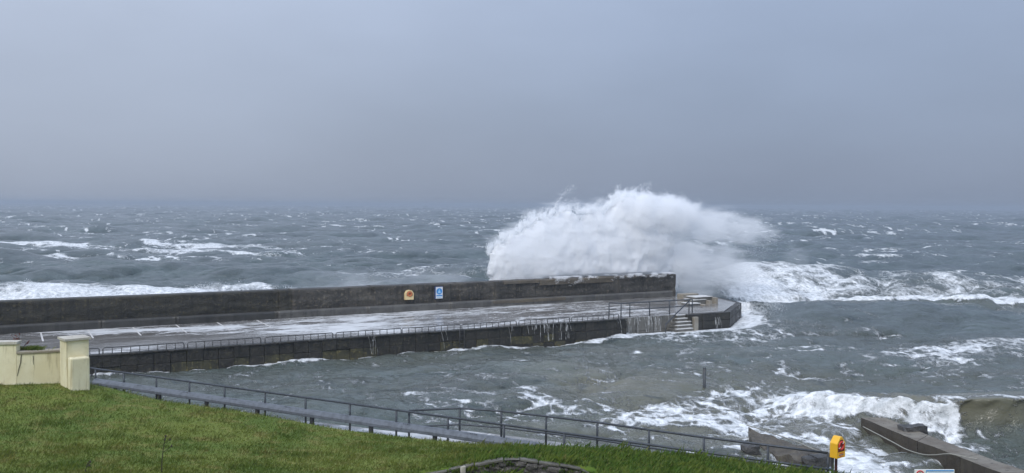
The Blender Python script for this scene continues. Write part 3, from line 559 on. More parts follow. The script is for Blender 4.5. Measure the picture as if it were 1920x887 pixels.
for k, (a, b) in enumerate(zip(cuts[:-1], cuts[1:])):
    wall_panel(a + 0.015, b - 0.015, VW + 0.55, VW + 1.75, DECK - 0.3, WT + (0.0 if k < 8 else 0.02 * (k % 2)), M['seawall_dark'] if b < u_at(560, 2.2, 12.4) else M['seawall'], k, 0.07 if b < 15 else 0.10, top_rag=0.015 if b < 18 else 0.05)
lc = [U0 - 22, -30, -18, -8, u_at(190, 1.4, VW), u_at(330, 1.4, VW), u_at(520, 1.4, VW), u_at(690, 1.4, VW), u_at(845, 1.4, VW), u_at(925, 1.4, VW), u_at(1000, 1.4, VW), u_at(1120, 1.4, VW), u_at(1262, 1.4, VW)]
for k, (a, b) in enumerate(zip(lc[:-1], lc[1:])):
    wall_panel(a + 0.02, b - 0.02, VW, VW + 0.62, DECK - 0.25, DECK + 0.55, M['ledge_dark'] if b < u_at(530, 1.4, VW) else M['ledge'], k + 40, 0.03, name='ledge_section')
for a, b, z0, z1 in ((u_at(945, 3, 12.4), u_at(1010, 3, 12.4), 2.95, 3.2), (u_at(1012, 3, 12.4), u_at(1150, 3, 12.4), 2.72, 3.2), (u_at(925, 1.4, VW), u_at(1060, 1.4, VW), 1.34, 1.62)):   # render fallen away, tan stone bare
    o = wall_panel(a, b, (VW + 0.44) if z0 > 2 else VW - 0.04, (VW + 0.75) if z0 > 2 else VW + 0.2, z0, z1, M['seawall_tan'], 70, 0.10 if z0 > 2 else 0.03, name='bare_stone_course', top_rag=0.05)
    o['label'] = 'strip of bare tan stone where the render has fallen'

# ------------------------------------------------------------------ low hoop rails along the quay edge
secs = [(60, 186), (193, 345), (352, 489), (497, 624), (630, 752), (754, 863), (866, 968), (973, 1068), (1072, 1160)]
ordw = ['first, ending beside the cream wall', 'second out from the cream wall', 'third out from the cream wall', 'fourth out from the cream wall', 'fifth out from the cream wall', 'sixth, just short of the ladder gap', 'seventh, just past the ladder gap', 'second from the seaward end', 'last before the tall railing']
for (xa, xb), wd in zip(secs, ordw):
    a, b = u_at(xa, 1.3, 0.25), u_at(xb, 1.3, 0.25); q = uv(a, 0.25)
    r = empty('hoop_rail', (q[0], q[1], 1.145), 'low grey hoop rail on the quay edge, ' + wd, 'guard rail', 'low hoop rails along the quay edge', PA)
    L = b - a; hh = 0.34
    pts = [(0, 0, -0.04), (0, 0, hh - .09), (0.03, 0, hh - .03), (0.09, 0, hh), (L - 0.09, 0, hh), (L - 0.03, 0, hh - .03), (L, 0, hh - .09), (L, 0, -0.04)]
    MB().tube(pts, 0.03).build('top_rail', M['hoop'], r, smooth=True)
    n = max(2, int(round(L / 0.5))); me = None
    for j in range(1, n):
        if me is None: o = MB().tube([(0, 0, -0.04), (0, 0, hh)], 0.024, 6).build('post', M['hoop'], r, smooth=True); me = o.data
        else: o = link('post', me, r)
        o.location = (L * j / n, 0, 0)
lad = u_at(864.5, 1.0, 0); q = uv(lad - 0.18, -0.12); lr = empty('quay_ladder', (q[0], q[1], -0.5), 'narrow steel ladder down the quay face in the gap between hoop rails', 'ladder', None, PA)
for xx in (0, 0.36): MB().tube([(xx, 0.35, 1.66), (xx, 0.0, 1.7), (xx, -0.02, 0)], 0.025).build('stile', M['hoop'], lr, smooth=True)
for j in range(6): MB().tube([(0.02, -0.01, 0.15 + 0.27 * j), (0.34, -0.01, 0.15 + 0.27 * j)], 0.016, 6).build('rung', M['hoop'], lr, smooth=True)

# ------------------------------------------------------------------ tall railing and stair handrail at the pier end
def rail_line(root, pts, post_h, rails, mat, r=0.03, pr=0.028, mid=None, posts=None):
    o3 = np.array(root.location); P = [np.array(p) - o3 for p in pts]
    MB().tube(P, r).build('top_rail', mat, root, smooth=True)
    for dz in rails: MB().tube([p - (0, 0, dz) for p in P], r * 0.85).build('mid_rail', mat, root, smooth=True)
    for p in (posts if posts is not None else pts):
        p = np.array(p) - o3; MB().tube([p - (0, 0, post_h), p], pr).build('post', mat, root, smooth=True)
vr = 0.75; xs = (1164.5, 1181, 1218, 1255.5, 1292, 1298)
q = [uv(u_at(x, 1.8, vr), vr) for x in xs]; P0 = uv(u_at(1142, 1.8, vr + 0.9), vr + 0.9)
rz = empty('pier_railing', (q[0][0], q[0][1], DECK), 'tall two bar steel railing on the quay above the steps', 'railing')
top = [(P0[0], P0[1], DECK + 1.12)] + [(a, b, DECK + 1.12) for a, b in (q[0], q[1], q[2], q[3], q[4], q[5])]
rail_line(rz, top, 1.14, (0.52,), M['galv'], 0.042, 0.045)
ha = np.array([*uv(us + 1.2, -0.1), 1.75]); hb = np.array([*uv(us - 0.75, -0.55), 0.55])
hr = empty('stair_handrail', (hb[0], hb[1], 0.0), 'single sloping handrail beside the white edged water steps', 'handrail')
tp = np.array([q[4][0], q[4][1], DECK + 1.0])
MB().tube([tp - np.array(hr.location), (tp + hb) / 2 - np.array(hr.location) + (0, 0, 0.03), hb - np.array(hr.location)], 0.05).build('rail', M['galv'], hr, smooth=True)
MB().tube([hb - np.array(hr.location), hb - np.array(hr.location) - (0, 0, 0.7)], 0.028).build('post', M['galv'], hr, smooth=True)

# ------------------------------------------------------------------ ring-buoy box and blue sign on the sea wall
def gable(w, hgt, eave, y0, y1): return MB().add([(x, y, z) for y in (y0, y1) for x, z in ((-w / 2, 0), (w / 2, 0), (w / 2, eave), (w * .3, hgt * .93), (0, hgt), (-w * .3, hgt * .93), (-w / 2, eave))],
                      [(0, 1, 2, 3, 4, 5, 6), (13, 12, 11, 10, 9, 8, 7)] + [(i, 7 + i, 7 + (i + 1) % 7, (i + 1) % 7) for i in range(7)])
FV = VW + 0.40
a = u_at(767, 2.4, FV); q = uv(a, FV); rb = empty('ring_buoy_box', (q[0], q[1], 2.02), 'faded yellow ring buoy box fixed to the face of the sea wall', 'life ring box', None, PA)
gable(0.74, 0.80, 0.52, -0.12, 0.16).build('housing', M['cream_box'], rb, 0.015)
MB().add([(x, -0.124, z) for x, z in ((-.27, .30), (.27, .30), (.27, .52), (.16, .68), (0, .72), (-.16, .68), (-.27, .52))], [tuple(range(7))]).build('opening', M['brown_recess'], rb)
MB().torus((0, -0.135, 0.47), (1, 0, 0), (0, 0, 1), 0.165, 0.05).build('ring_buoy', M['orange'], rb, smooth=True)
MB().tube([(0.12, -0.02, 0.02), (0.12, 0.0, -0.3)], 0.03).build('post', M['dark_post'], rb)
a = u_at(823, 2.4, FV); q = uv(a, FV); bs = empty('safety_sign', (q[0], q[1], 2.0), 'tall white safety sign with a blue disc on the sea wall', 'sign', None, PA)
MB().box(-0.33, 0.33, -0.06, 0.14, -0.02, 0.98).build('back_board', M['navy'], bs, 0.006); MB().box(-0.31, 0.31, -0.075, -0.06, 0, 0.96).build('panel', M['white'], bs)
def disc(mb, cx, y, cz, r, n=28): return mb.add([(cx + r * cos(2 * pi * k / n), y, cz + r * sin(2 * pi * k / n)) for k in range(n)], [tuple(range(n))])
disc(MB(), 0, -0.0785, 0.60, 0.265).build('blue_disc', M['blue'], bs)
mb = MB(); disc(mb, 0, -0.082, 0.72, 0.055); mb.add([(x, -0.082, z) for x, z in ((-.13, .45), (.13, .45), (.10, .62), (.04, .665), (-.04, .665), (-.10, .62))], [tuple(range(6))]); mb.build('pictogram', M['pale_blue'], bs)
MB().box(-0.27, 0.27, -0.080, -0.0755, 0.20, 0.30).build('text_band', M['blue'], bs)
for j in range(2): MB().box(-0.22 + .03 * j, 0.22 - .05 * j, -0.080, -0.0755, 0.055 + 0.06 * j, 0.085 + 0.06 * j).build('text_line', M['pale_blue'], bs)

# ------------------------------------------------------------------ marker post, slip, jetty
q = px(1320.5, 726, 0); mk = empty('marker_post', (q[0], q[1], -1.2), 'lone upright steel marker post standing in the harbour water', 'post')
MB().tube([(0, 0, 0), (0, 0, 2.22)], 0.085, 10).build('shaft', M['marker'], mk, smooth=True); MB().tube([(0, 0, 2.22), (0, 0, 2.27)], [0.095, 0.08], 10).build('cap', M['marker'], mk)
jn = [px(1614, 783, 0.16), px(1720, 827, 0.40), px(1800, 857, 0.66), px(1880, 888, 0.88), px(2010, 940, 1.15)]
jf = [px(1664, 783, 0.15), px(1742, 814, 0.36), px(1840, 852, 0.62), px(1932, 884, 0.86), px(2110, 935, 1.15)]
for j in jn: pass
jet = empty('concrete_jetty', (jn[0][0], jn[0][1], 0), 'sloping concrete jetty running from the near shore into the breaking wave', 'jetty'); o3 = np.array(jet.location)
def jsub(k, t, s):
    a = jn[k] * (1 - t) + jn[k + 1] * t; b = jf[k] * (1 - t) + jf[k + 1] * t; return a * (1 - s) + b * s
segs = 3; seed = 0
for k in range(4):
    nt, ns = 14, 10; V = []
    for i in range(nt + 1):
        for j in range(ns + 1):
            t = i / nt; s = j / ns; p = jsub(k, t * 0.992 + 0.004, s); rag = 0.16 * (float(vnoise(p[0] * 2.3, p[1] * 2.3, 3.0)) - .5) if j == ns else 0
            V.append(p - o3 + np.array([rag, rag * .3, 0.06 * (float(fbm(p[0] * .9, p[1] * .9, 1.0, 3)) - .5) - (0.10 if j == ns else 0)]))
    n = len(V); sk = [V[i * (ns + 1)] * np.array([1, 1, 0]) + np.array([0.05, 0, -1.2]) for i in range(nt + 1)]; sf = [V[i * (ns + 1) + ns] * np.array([1, 1, 0]) + np.array([0.1, 0, -1.2]) for i in range(nt + 1)]
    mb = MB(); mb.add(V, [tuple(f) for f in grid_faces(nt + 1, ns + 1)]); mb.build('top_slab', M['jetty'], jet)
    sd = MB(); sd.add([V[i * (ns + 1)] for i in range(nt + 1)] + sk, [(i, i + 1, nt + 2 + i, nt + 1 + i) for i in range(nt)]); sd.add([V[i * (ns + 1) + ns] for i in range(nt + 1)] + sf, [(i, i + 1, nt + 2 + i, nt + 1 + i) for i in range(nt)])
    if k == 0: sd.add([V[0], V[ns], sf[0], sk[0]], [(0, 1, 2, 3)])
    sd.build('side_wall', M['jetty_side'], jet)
def boulder(name, c, size, mat, seed, parent=None, rz=0.3):
    import bmesh
    b = bmesh.new(); bmesh.ops.create_cube(b, size=1.0); bmesh.ops.subdivide_edges(b, edges=b.edges[:], cuts=3, use_grid_fill=True)
    for v in b.verts:
        p = np.array(v.co); n = p / np.linalg.norm(p) * 0.62; p = p * 0.55 + n * 0.45; p = p * (1 + 0.36 * (float(fbm(p[0] * 2 + seed, p[1] * 2, p[2] * 2, 3)) - .5) * 2); v.co = Vector([p[k] * size[k] for k in range(3)])
    me = bpy.data.meshes.new(name); b.to_mesh(me); b.free(); me.materials.append(mat); o = link(name, me, parent); o.location = tuple(map(float, c)); o.rotation_euler = (0, 0, rz); return o
q = px(1716, 809, 0.35); tag(boulder('rock', (q[0] + .1, q[1] + 0.55, 0.12), (1.15, 0.8, 0.8), M['rock'], 3.7), 'dark wet block of rock against the far side of the jetty', 'rock')
def polyrope(pts, name, label, r=0.022):
    P = [np.array(p) for p in pts]; n = []
    for i in range(len(P) - 1):
        p0, p1, p2, p3 = P[max(i - 1, 0)], P[i], P[i + 1], P[min(i + 2, len(P) - 1)]
        for t in np.linspace(0, 1, 8, endpoint=False): n.append(0.5 * ((2 * p1) + (-p0 + p2) * t + (2 * p0 - 5 * p1 + 4 * p2 - p3) * t * t + (-p0 + 3 * p1 - 3 * p2 + p3) * t ** 3))
    n.append(P[-1]); o = MB().tube(n, r, 6).build(name, M['rope'], None, smooth=True); return tag(o, label, 'rope')
polyrope([px(1618, 800, 0.15), px(1672, 828, 0.12), px(1700, 843, 0.12), px(1730, 852, 0.28), px(1752, 853, 0.45), px(1778, 851, 0.69), px(1800, 855, 0.72), px(1832, 861, 0.76)], 'mooring_rope', 'pale mooring rope trailing over the edge of the concrete jetty')
# tip of the boat slip
sl = empty('boat_slip', (*px(1470, 830, 0)[:2], 0), 'low wet concrete slipway tip half covered by foam', 'slipway'); o3 = np.array(sl.location)
sp = [px(1402, 804, 0.02), px(1440, 809, 0.10), px(1545, 846, 0.32), px(1556, 862, 0.32), px(1500, 866, 0.22), px(1412, 832, -0.02)]
V = [];nt, ns = 16, 10
for i in range(nt + 1):
    for j in range(ns + 1):
        t, s = i / nt, j / ns; a = sp[0] * (1 - t) + (sp[1] * (1 - t) + sp[2] * t) * t; a = (sp[0] * (1 - t) + sp[2] * t); b = (sp[5] * (1 - t) + sp[4] * t) if t < .9 else (sp[5] * (1 - t) + sp[4] * t); p = a * (1 - s) + b * s
        e = 0.22 * (float(vnoise(p[0] * 1.7, p[1] * 1.7, 5.0)) - .5) if j in (0, ns) or i in (0, nt) else 0
        V.append(p - o3 + np.array([e, e, 0.42 * (float(fbm(p[0] * 1.5, p[1] * 1.5, 2.0, 4)) - .5)]))
mb = MB().add(V, [tuple(f) for f in grid_faces(nt + 1, ns + 1)])
edge = [j for j in range(ns + 1)] + [(i * (ns + 1) + ns) for i in range(1, nt + 1)] + [nt * (ns + 1) + j for j in range(ns - 1, -1, -1)] + [i * (ns + 1) for i in range(nt - 1, 0, -1)]
top = [V[i] for i in edge]; m = len(top); mb.build('slab', M['slip'], sl)
MB().add(top + [p * np.array([1, 1, 0]) + np.array([0, 0, -0.9]) for p in top], [(i, (i + 1) % m, m + (i + 1) % m, m + i) for i in range(m)]).build('slab_edge', M['slip'], sl)
polyrope([px(1400, 797, 0.42), px(1430, 806, 0.42), px(1465, 818, 0.5), px(1495, 829, 0.6), px(1525, 842, 0.7), px(1545, 848, 0.9)], 'mooring_rope', 'pale rope lying across the boat slip behind the railing')
for k, (x, y, s) in enumerate(((1408, 836, .45), (1520, 858, .4), (1540, 856, .5))):
    q = px(x, y, 0.3); tag(boulder('rock', (q[0], q[1], 0.15), (s * 1.5, s, s * .8), M['rock'], 11 + k), ('dark rock at the left foot of the boat slip', 'small dark rock on the near edge of the boat slip', 'dark rock just left of the yellow life ring box')[k], 'rock')

# ------------------------------------------------------------------ promenade
poly = PROM + [(27.0, 15.0), (20.0, 14.0), (-30.0, 26.0), (-40.0, 40.0)]
pm = MB().prism(poly, -2.0, 1.0).build('promenade', M['quay_pale'], None); pm['kind'] = 'structure'
_pa = np.array(PROM); _t = np.linspace(0, 1, 120); _cx = np.interp(_t, np.linspace(0, 1, len(_pa)), _pa[:, 0]); _cy = np.interp(_t, np.linspace(0, 1, len(_pa)), _pa[:, 1])
_ww = np.linspace(0.05, 7, 60)[:, None]; WX = _cx[None] - 0.45 * _ww; WY = _cy[None] - 0.89 * _ww
wf = 0.16 + 0.62 * sstep(-11.5, -7, WX) * sstep(1.0, -3, WX) * sstep(5.5, 2.0, _ww + 2 * (fbm(WX / 2, WY / 2, 1, 3) - .5)) + 0.2 * (fbm(WX / 1.5, WY / 1.5, 5, 3) - .5)
tag(link('promenade_wash', np_mesh('promenade_wash', np.stack([WX, WY, np.full(WX.shape, 1.006)], -1).reshape(-1, 3), grid_faces(60, 120), M['deck'], False, {'foam': np.clip(wf, 0, 1).ravel()})), kind='structure')

# ------------------------------------------------------------------ lawn
ctrl = [pd(x, y, d) for x, y, d in ((-120, 704, 34), (0, 709, 33.2), (175, 721, 32), (300, 751, 31.2), (440, 770, 30.6), (640, 805, 29.8), (900, 833, 29), (1000, 839, 28.6), (1200, 849, 27.5), (1400, 870, 26.3), (1550, 891, 25.3), (1750, 915, 24.3), (2000, 945, 23.4),
        (0, 887, 20), (200, 887, 20.5), (400, 887, 21.2), (600, 887, 21.8), (780, 886, 22.2), (950, 853, 22.8), (1100, 872, 22.6), (1300, 889, 23.2), (1500, 905, 23.5))] + [np.array(q) for q in ((0, 0, 8.0), (-12, 10, 6.3), (10, 10, 5.6), (0, 13, 5.2), (-22, 20, 3.95), (12, 18, 3.7), (-30, 28, 3.7), (-30, 5, 7.0), (25, 8, 5.0), (25, 18, 2.6))]
ctrl = np.array(ctrl)
def tps_fit(P, zz):
    d = np.linalg.norm(P[:, None] - P[None], axis=-1); K = np.where(d > 0, d * d * np.log(d + 1e-9), 0) + np.eye(len(P)) * 0.6; A = np.zeros((len(P) + 3,) * 2); A[:len(P), :len(P)] = K; Q = np.c_[np.ones(len(P)), P]; A[:len(P), len(P):] = Q; A[len(P):, :len(P)] = Q.T
    return np.linalg.solve(A, np.r_[zz, 0, 0, 0])
_w = tps_fit(ctrl[:, :2], ctrl[:, 2])
def lawn_z(X, Y):
    X, Y = np.asarray(X, float), np.asarray(Y, float); r = _w[-3] + _w[-2] * X + _w[-1] * Y
    for (a, b, _), k in zip(ctrl, _w[:-3]):
        d2 = (X - a) ** 2 + (Y - b) ** 2; r = r + k * 0.5 * d2 * np.log(d2 + 1e-9)
    return r + 0.05 * (fbm(X / 1.5, Y / 1.5, 1, 3) - 0.5)
cxs = ctrl[:13, 0]; cys = ctrl[:13, 1]
def crest(X): return np.interp(X, cxs, cys)
STX = (float(pd(795, 880, 22.4)[0]), float(pd(1105, 878, 22.4)[0])); STY = 22.3          # gap in front of the old stone wall
def lawn_cut(X, Y): return (X > STX[0] - 0.1) & (X < STX[1] + 0.1) & (Y < STY)
xs = np.linspace(-33, 30, 260); tt = np.linspace(0, 1, 150); XX = np.repeat(xs[None], 156, 0); YY = np.zeros_like(XX); ZZ = np.zeros_like(XX)
for i, t in enumerate(tt): YY[i] = -3 + (crest(xs) + 3) * t ** 0.6
ZZ[:150] = lawn_z(XX[:150], YY[:150])
for k, (dy, dz) in enumerate(((0.15, -0.06), (0.4, -0.25), (0.7, -0.6), (1.0, -1.1), (1.3, -1.9), (1.4, -3.5))): YY[150 + k] = crest(xs) + dy; ZZ[150 + k] = ZZ[149] + dz
cut = lawn_cut(XX, YY); ZZ[cut] -= 0.9 * sstep(STY - 0.0, STY - 0.25, YY[cut])
def lushf(X, Y): return np.clip(sstep(-2.5, 0.5, X + 0.7 * (Y - 24) * -1 * 0.4 + 2 * (fbm(X / 1.3, Y / 1.3, 4, 3) - .5)), 0, 1)
me = np_mesh('lawn', np.stack([XX, YY, ZZ], -1).reshape(-1, 3), grid_faces(156, 260), M['turf'], True, {'lush': lushf(XX, YY).ravel()})
tag(link('lawn', me), kind='structure')
def blades():
    N = 420000; Y = rng.uniform(18.0, 34.5, N); X = rng.uniform(-0.62, 0.42, N) * Y; c = crest(X); n1 = fbm(X / 0.6, Y / 0.6, 3, 3); lu = lushf(X, Y)
    keep = (Y < c + 0.15) & ~lawn_cut(X, Y + 0.05) & (rng.uniform(size=N) < 0.40 + 0.6 * n1); X, Y, n1, lu = X[keep], Y[keep], n1[keep], lu[keep]; n = len(X); Z = lawn_z(X, Y) - 0.01
    hgt = rng.gamma(6, 1 / 6, n) * (0.032 + 0.032 * n1 + 0.050 * lu * (0.4 + 1.2 * n1)); edge = np.abs(crest(X) - Y) < 0.5; hgt = hgt * (1 + 0.6 * sstep(.60, .74, fbm(X / .8, Y / .8, 12.0, 3)) * rng.uniform(.3, 1, n)); hgt = np.where(edge, hgt * rng.uniform(.6, 1.3, n), hgt); hgt = np.minimum(hgt, 0.42)
    a = rng.uniform(0, 2 * pi, n); w = rng.uniform(.005, .010, n) * (1 + 0.6 * lu); lean = hgt * rng.uniform(.2, .9, n); la = rng.normal(0.1, 1.1, n)
    sx, sy = np.cos(a) * w, np.sin(a) * w; tx, ty = np.cos(la) * lean, np.sin(la) * lean
    V = np.stack([np.stack([X - sx, Y - sy, Z], -1), np.stack([X + sx, Y + sy, Z], -1), np.stack([X + sx * .7 + tx * .35, Y + sy * .7 + ty * .35, Z + hgt * .6], -1), np.stack([X + tx, Y + ty, Z + hgt], -1)], 1).reshape(-1, 3)
    i = np.arange(n)[:, None] * 4; F = i + np.array([[0, 1, 2, 3]])
    tone = np.repeat(np.clip(rng.normal(.45, .2, n) + .25 * (fbm(X / 2, Y / 2, 8, 2) - .5), 0, 1), 4)
    tag(link('grass', np_mesh('grass', V, F, M['blade'], False, {'lush': np.repeat(lu, 4), 'tone': tone})), 'short wind blown grass covering the sloping lawn', 'grass', None, 'stuff')
blades()
def bank_weeds():
    N = 9000; X = rng.uniform(STX[0] - .3, STX[1] + .5, N); Y = np.where(rng.uniform(size=N) < .45, rng.uniform(22.08, 22.5, N), rng.uniform(21.4, 22.02, N)); front = Y < 22.05; cl = fbm(X / .45, Y / .5, 3.3, 3)
    zt_ = np.interp(X, [float(pd(x, 880, 22.2)[0]) for x in (790, 945, 1112)], [float(pd(790, 894, 22.2)[2]), float(pd(945, 863, 22.2)[2]), float(pd(1112, 888, 22.2)[2])])
    keep = (rng.uniform(size=N) < sstep(.38, .6, cl)); X, Y, front, cl, zt_ = X[keep], Y[keep], front[keep], cl[keep], zt_[keep]; n = len(X)
    Z = np.where(front, zt_ - .50, zt_ - .08); hgt = np.where(front, rng.uniform(.12, .48, n), rng.uniform(.05, .16, n)); a = rng.uniform(0, 2 * pi, n); w = rng.uniform(.006, .016, n); la = rng.normal(-1.2, 1.3, n); lean = hgt * rng.uniform(.2, 1.0, n)
    sx, sy, tx, ty = np.cos(a) * w, np.sin(a) * w, np.cos(la) * lean, np.sin(la) * lean
    V = np.stack([np.stack([X - sx, Y - sy, Z], -1), np.stack([X + sx, Y + sy, Z], -1), np.stack([X + sx + tx * .35, Y + sy + ty * .35, Z + hgt * .6], -1), np.stack([X + tx, Y + ty, Z + hgt * .95], -1)], 1).reshape(-1, 3)
    tag(link('weeds', np_mesh('weeds', V, np.arange(4 * n).reshape(-1, 4), M['blade'], False, {'lush': np.ones(4 * n), 'tone': np.repeat(rng.uniform(0, .9, n), 4)})), 'tangled weeds growing over the old stone wall', 'weeds', None, 'stuff')
bank_weeds()
# dark dead flower stalks in the lawn
def stalk(x, y, dist, hgt, seed, label):
    r = random.Random(seed); b = pd(x, y, dist); z = float(lawn_z(b[0], b[1])); st = empty('dead_stalk', (b[0], b[1], z), label, 'weed')
    lx = r.uniform(.03, .1); P = [np.array((lx * t * t * 3 * hgt, 0, hgt * t)) for t in (0, .3, .6, .85, 1)]
    MB().tube(P, [.013, .012, .010, .008, .006], 5).build('stem', M['stem'], st)
    hm = MB()
    for k, t in enumerate((.55, .68, .8, 1.0)[:4 if hgt > .5 else 2]):
        p = P[0] * 0 + np.array((lx * t * t * 3 * hgt, 0, hgt * t)); e = p + np.array((r.uniform(-.2, .3), r.uniform(-.1, .1), r.uniform(.12, .28))) * hgt * (0 if t == 1 else 1)
        if t < 1: MB().tube([p, e], [.007, .004], 4).build('side_stem', M['stem'], st)
        MB().tube([e - (0, 0, .02), e + (0, 0, .0), e + (0, 0, .035)], [.010, .026, .008], 6).build('seed_head', M['stem'], st)
stalk(303, 887, 21.0, 0.85, 1, 'tall branching dead flower stalk in the lawn at the lower left'); stalk(160, 895, 20.2, 0.30, 2, 'short dark dead stalk at the bottom edge of the lawn left')
# ------------------------------------------------------------------ old stone retaining wall at the bottom
sw = empty('stone_wall', (0, STY, 2.6), 'old mossy rubble retaining wall half hidden by grass at the bottom', 'stone wall'); r = random.Random(5)
cap = [pd(x, y + 5 + (x * 37 % 5) * .7, 22.2) for x, y in ((790, 888), (840, 878), (890, 867), (945, 857), (975, 856), (1010, 861), (1050, 867), (1090, 875), (1112, 882))]
for i in range(len(cap) - 1):
    a, b = cap[i], cap[i + 1]; d = b - a; L = np.linalg.norm(d[:2]); o = MB().box(0.01, L - 0.01, -0.06 + r.uniform(-.03, .03), 0.16, -0.04 + r.uniform(-.02, .01), r.uniform(-.015, .015)).build('cap_stone', M['cap_stone'], sw, 0.012); o.location = (a[0], a[1] - STY, a[2] - 2.6 + 0.02); o.rotation_euler = (0, -atan2(d[2], L), 0)
x = cap[0][0]
while x < cap[-1][0] - 0.05:
    w = r.uniform(.16, .34); zt = float(np.interp(x + w / 2, [c[0] for c in cap], [c[2] for c in cap])) - 0.06; z = zt
    while z > zt - 0.75:
        hh = r.uniform(.10, .20); o = boulder('stone', (x + w / 2, 22.2 - STY + 0.06 + r.uniform(-.03, .03), z - hh / 2 - 2.6), (w * 1.12, 0.3, hh * 1.12), M['stone'], r.uniform(0, 50), sw, r.uniform(-.1, .1)); z -= hh + 0.005
    x += w
q = pd(868, 884, 22.0); o = boulder('stone', (q[0], q[1] - STY, q[2] - 2.6), (.13, .12, .26), M['coping'], 4, sw, .2); o['label'] = 'pale upright stone'

# ------------------------------------------------------------------ cream boundary wall with gate pillar
bw = empty('boundary_wall', (*pd(60, 712, 31.8)[:2], 3.2), 'cream painted garden wall with stone coping, stepping down beside the square pillar', 'wall'); o3 = np.array(bw.location)
def wall_box(name, pa, pb, z0, z1, th, mat, over=0.0, bev=0.01):
    d = (pb - pa)[:2]; L = np.linalg.norm(d); o = MB().box(-over, L + over, -over, th + over, z0, z1).build(name, mat, bw, bev); o.location = (pa[0] - o3[0], pa[1] - o3[1], -o3[2]); o.rotation_euler = (0, 0, atan2(d[1], d[0])); return o
pA, pB, pC = pd(-160, 705, 31.0), pd(31, 705, 31.4), pd(128, 713, 32.0)
zt1 = pd(20, 646, 31.4)[2]; zt2 = pd(70, 662, 31.7)[2]
wall_box('panel', pA, pB, 2.6, zt1, .34, M['cream']); wall_box('panel', pB + 0.004 * (pC - pB), pC, 2.6, zt2, .34, M['cream'])
wall_box('coping', pA, pB, zt1 + .002, zt1 + 0.105, .34, M['coping'], .05, .015); wall_box('coping', pB + 0.03 * (pC - pB), pC, zt2 + .002, zt2 + 0.085, .34, M['coping_old'], .04, .02)
def crack(pts, w):
    mb = MB(); n = len(pts); vs = []
    for i, (x, y) in enumerate(pts):
        t = (x - 31) / 97; dd = 31.4 + .6 * t - 0.012; ww = w * (1 - .7 * abs(i / (n - 1) - .25)); a = pd(x - ww, y, dd) - o3; b = pd(x + ww, y, dd) - o3; vs += [a, b]
    mb.add(vs, [(2 * i, 2 * i + 1, 2 * i + 3, 2 * i + 2) for i in range(n - 1)]); mb.add([v + np.array([0, .01, 0]) for v in vs], [(2 * i, 2 * i + 1, 2 * i + 3, 2 * i + 2) for i in range(n - 1)]); mb.build('crack', M['crack'], bw)
crack([(40, 665), (39, 672), (38.6, 679), (37, 685), (35.5, 690), (34, 697), (32, 705)], 0.75); crack([(62, 667), (62.4, 673), (62, 678), (63, 684)], 0.45)
gp = empty('gate_pillar', (*pd(125, 716, 31.0)[:2], 2.7), 'square cream gate pillar with flat stone cap and a lower rounded stub in front', 'pillar', None, radians(42)); s = 0.74
zc = pd(134, 640, 31.0)[2] - 2.7; zs = pd(150, 674, 30.6)[2] - 2.7
MB().box(0, s, 0, s, 0, zc).build('shaft', M['cream'], gp, 0.015)
cp = MB().box(-.06, s + .06, -.06, s + .06, zc + .002, zc + .075); cp.add([(-.06, -.06, zc + .075), (s + .06, -.06, zc + .075), (s + .06, s + .06, zc + .075), (-.06, s + .06, zc + .075), (s / 2, s / 2, zc + .13)], [(0, 1, 4), (1, 2, 4), (2, 3, 4), (3, 0, 4)]); cp.build('cap', M['coping'], gp)
MB().box(0.03, s - 0.10, -0.42, -0.003, 0, zs).build('stub', M['cream'], gp, 0.055)
# grass tuft growing on the lower coping, and a red leaved plant behind
def tuft(name, c, n, hgt, spread, mat, label, cat, lean=0.4, w=0.012):
    V, F = [], []
    for k in range(n):
        a = rng.uniform(0, 2 * pi); rr = np.abs(rng.normal(0, spread, 2)) * np.sign(rng.normal(size=2)); x, y = rr[0], rr[1] * .3; h = hgt * rng.uniform(.45, 1.1); dx, dy = rng.normal(.35, .5) * h * lean, rng.normal(0, .4) * h * lean; i = len(V)
        V += [(x - w * cos(a), y - w * sin(a), -.02), (x + w * cos(a), y + w * sin(a), -.02), (x + w * .7 + dx * .4, y + dy * .4, h * .6), (x + dx, y + dy, h)]; F.append((i, i + 1, i + 2, i + 3))
    o = MB().add(V, F).build(name, mat, None)
    for a_, v_ in (('lush', .5), ('tone', .3)): at = o.data.attributes.new(a_, 'FLOAT', 'POINT'); at.data.foreach_set('value', np.full(len(o.data.vertices), v_, np.float32))
    o.location = tuple(map(float, c)); o['kind'] = 'stuff'; return tag(o, label, cat)
q = pd(52, 656, 31.75); tuft('grass_tuft', (q[0], q[1] + .12, zt2 + .085), 420, 0.15, 0.22, M['blade'], 'tuft of grass growing on the low coping of the cream wall', 'grass tuft', 1.2)
q = pd(28, 640, 32.3); pl = empty('red_plant', (q[0], q[1], 2.7), 'red brown leafed plant poking up behind the cream wall', 'plant')
zz = pd(28, 622, 32.3)[2] - 2.7
for k in range(9):
    x = rng.normal(0, .10); t = zz * rng.uniform(.84, 1.0); lx = rng.uniform(-.05, .12); MB().tube([(x, 0, 0), (x + lx * .4, 0, t * .6), (x + lx, 0, t)], [.012, .009, .004], 5).build('stem', M['red_leaf'], pl)
    lf = MB()
    for j in range(7):
        zz_ = t * (0.72 + 0.045 * j); b = np.array((x + lx * .8, 0, zz_)); a = rng.uniform(-.9, .9); e = b + np.array((sin(a) * .11, rng.uniform(-.05, .05), .10)); sd = np.array((.03, 0, -.012)); lf.add([b, (b + e) / 2 + sd, e, (b + e) / 2 - sd], [(0, 1, 2, 3)])
    lf.build('leaves', M['red_leaf'], pl)
q = pd(41, 642, 31.9); pl = empty('red_plant', (q[0], q[1], zt2 + .08), 'small leaning red brown sprig above the grass tuft on the wall', 'plant')
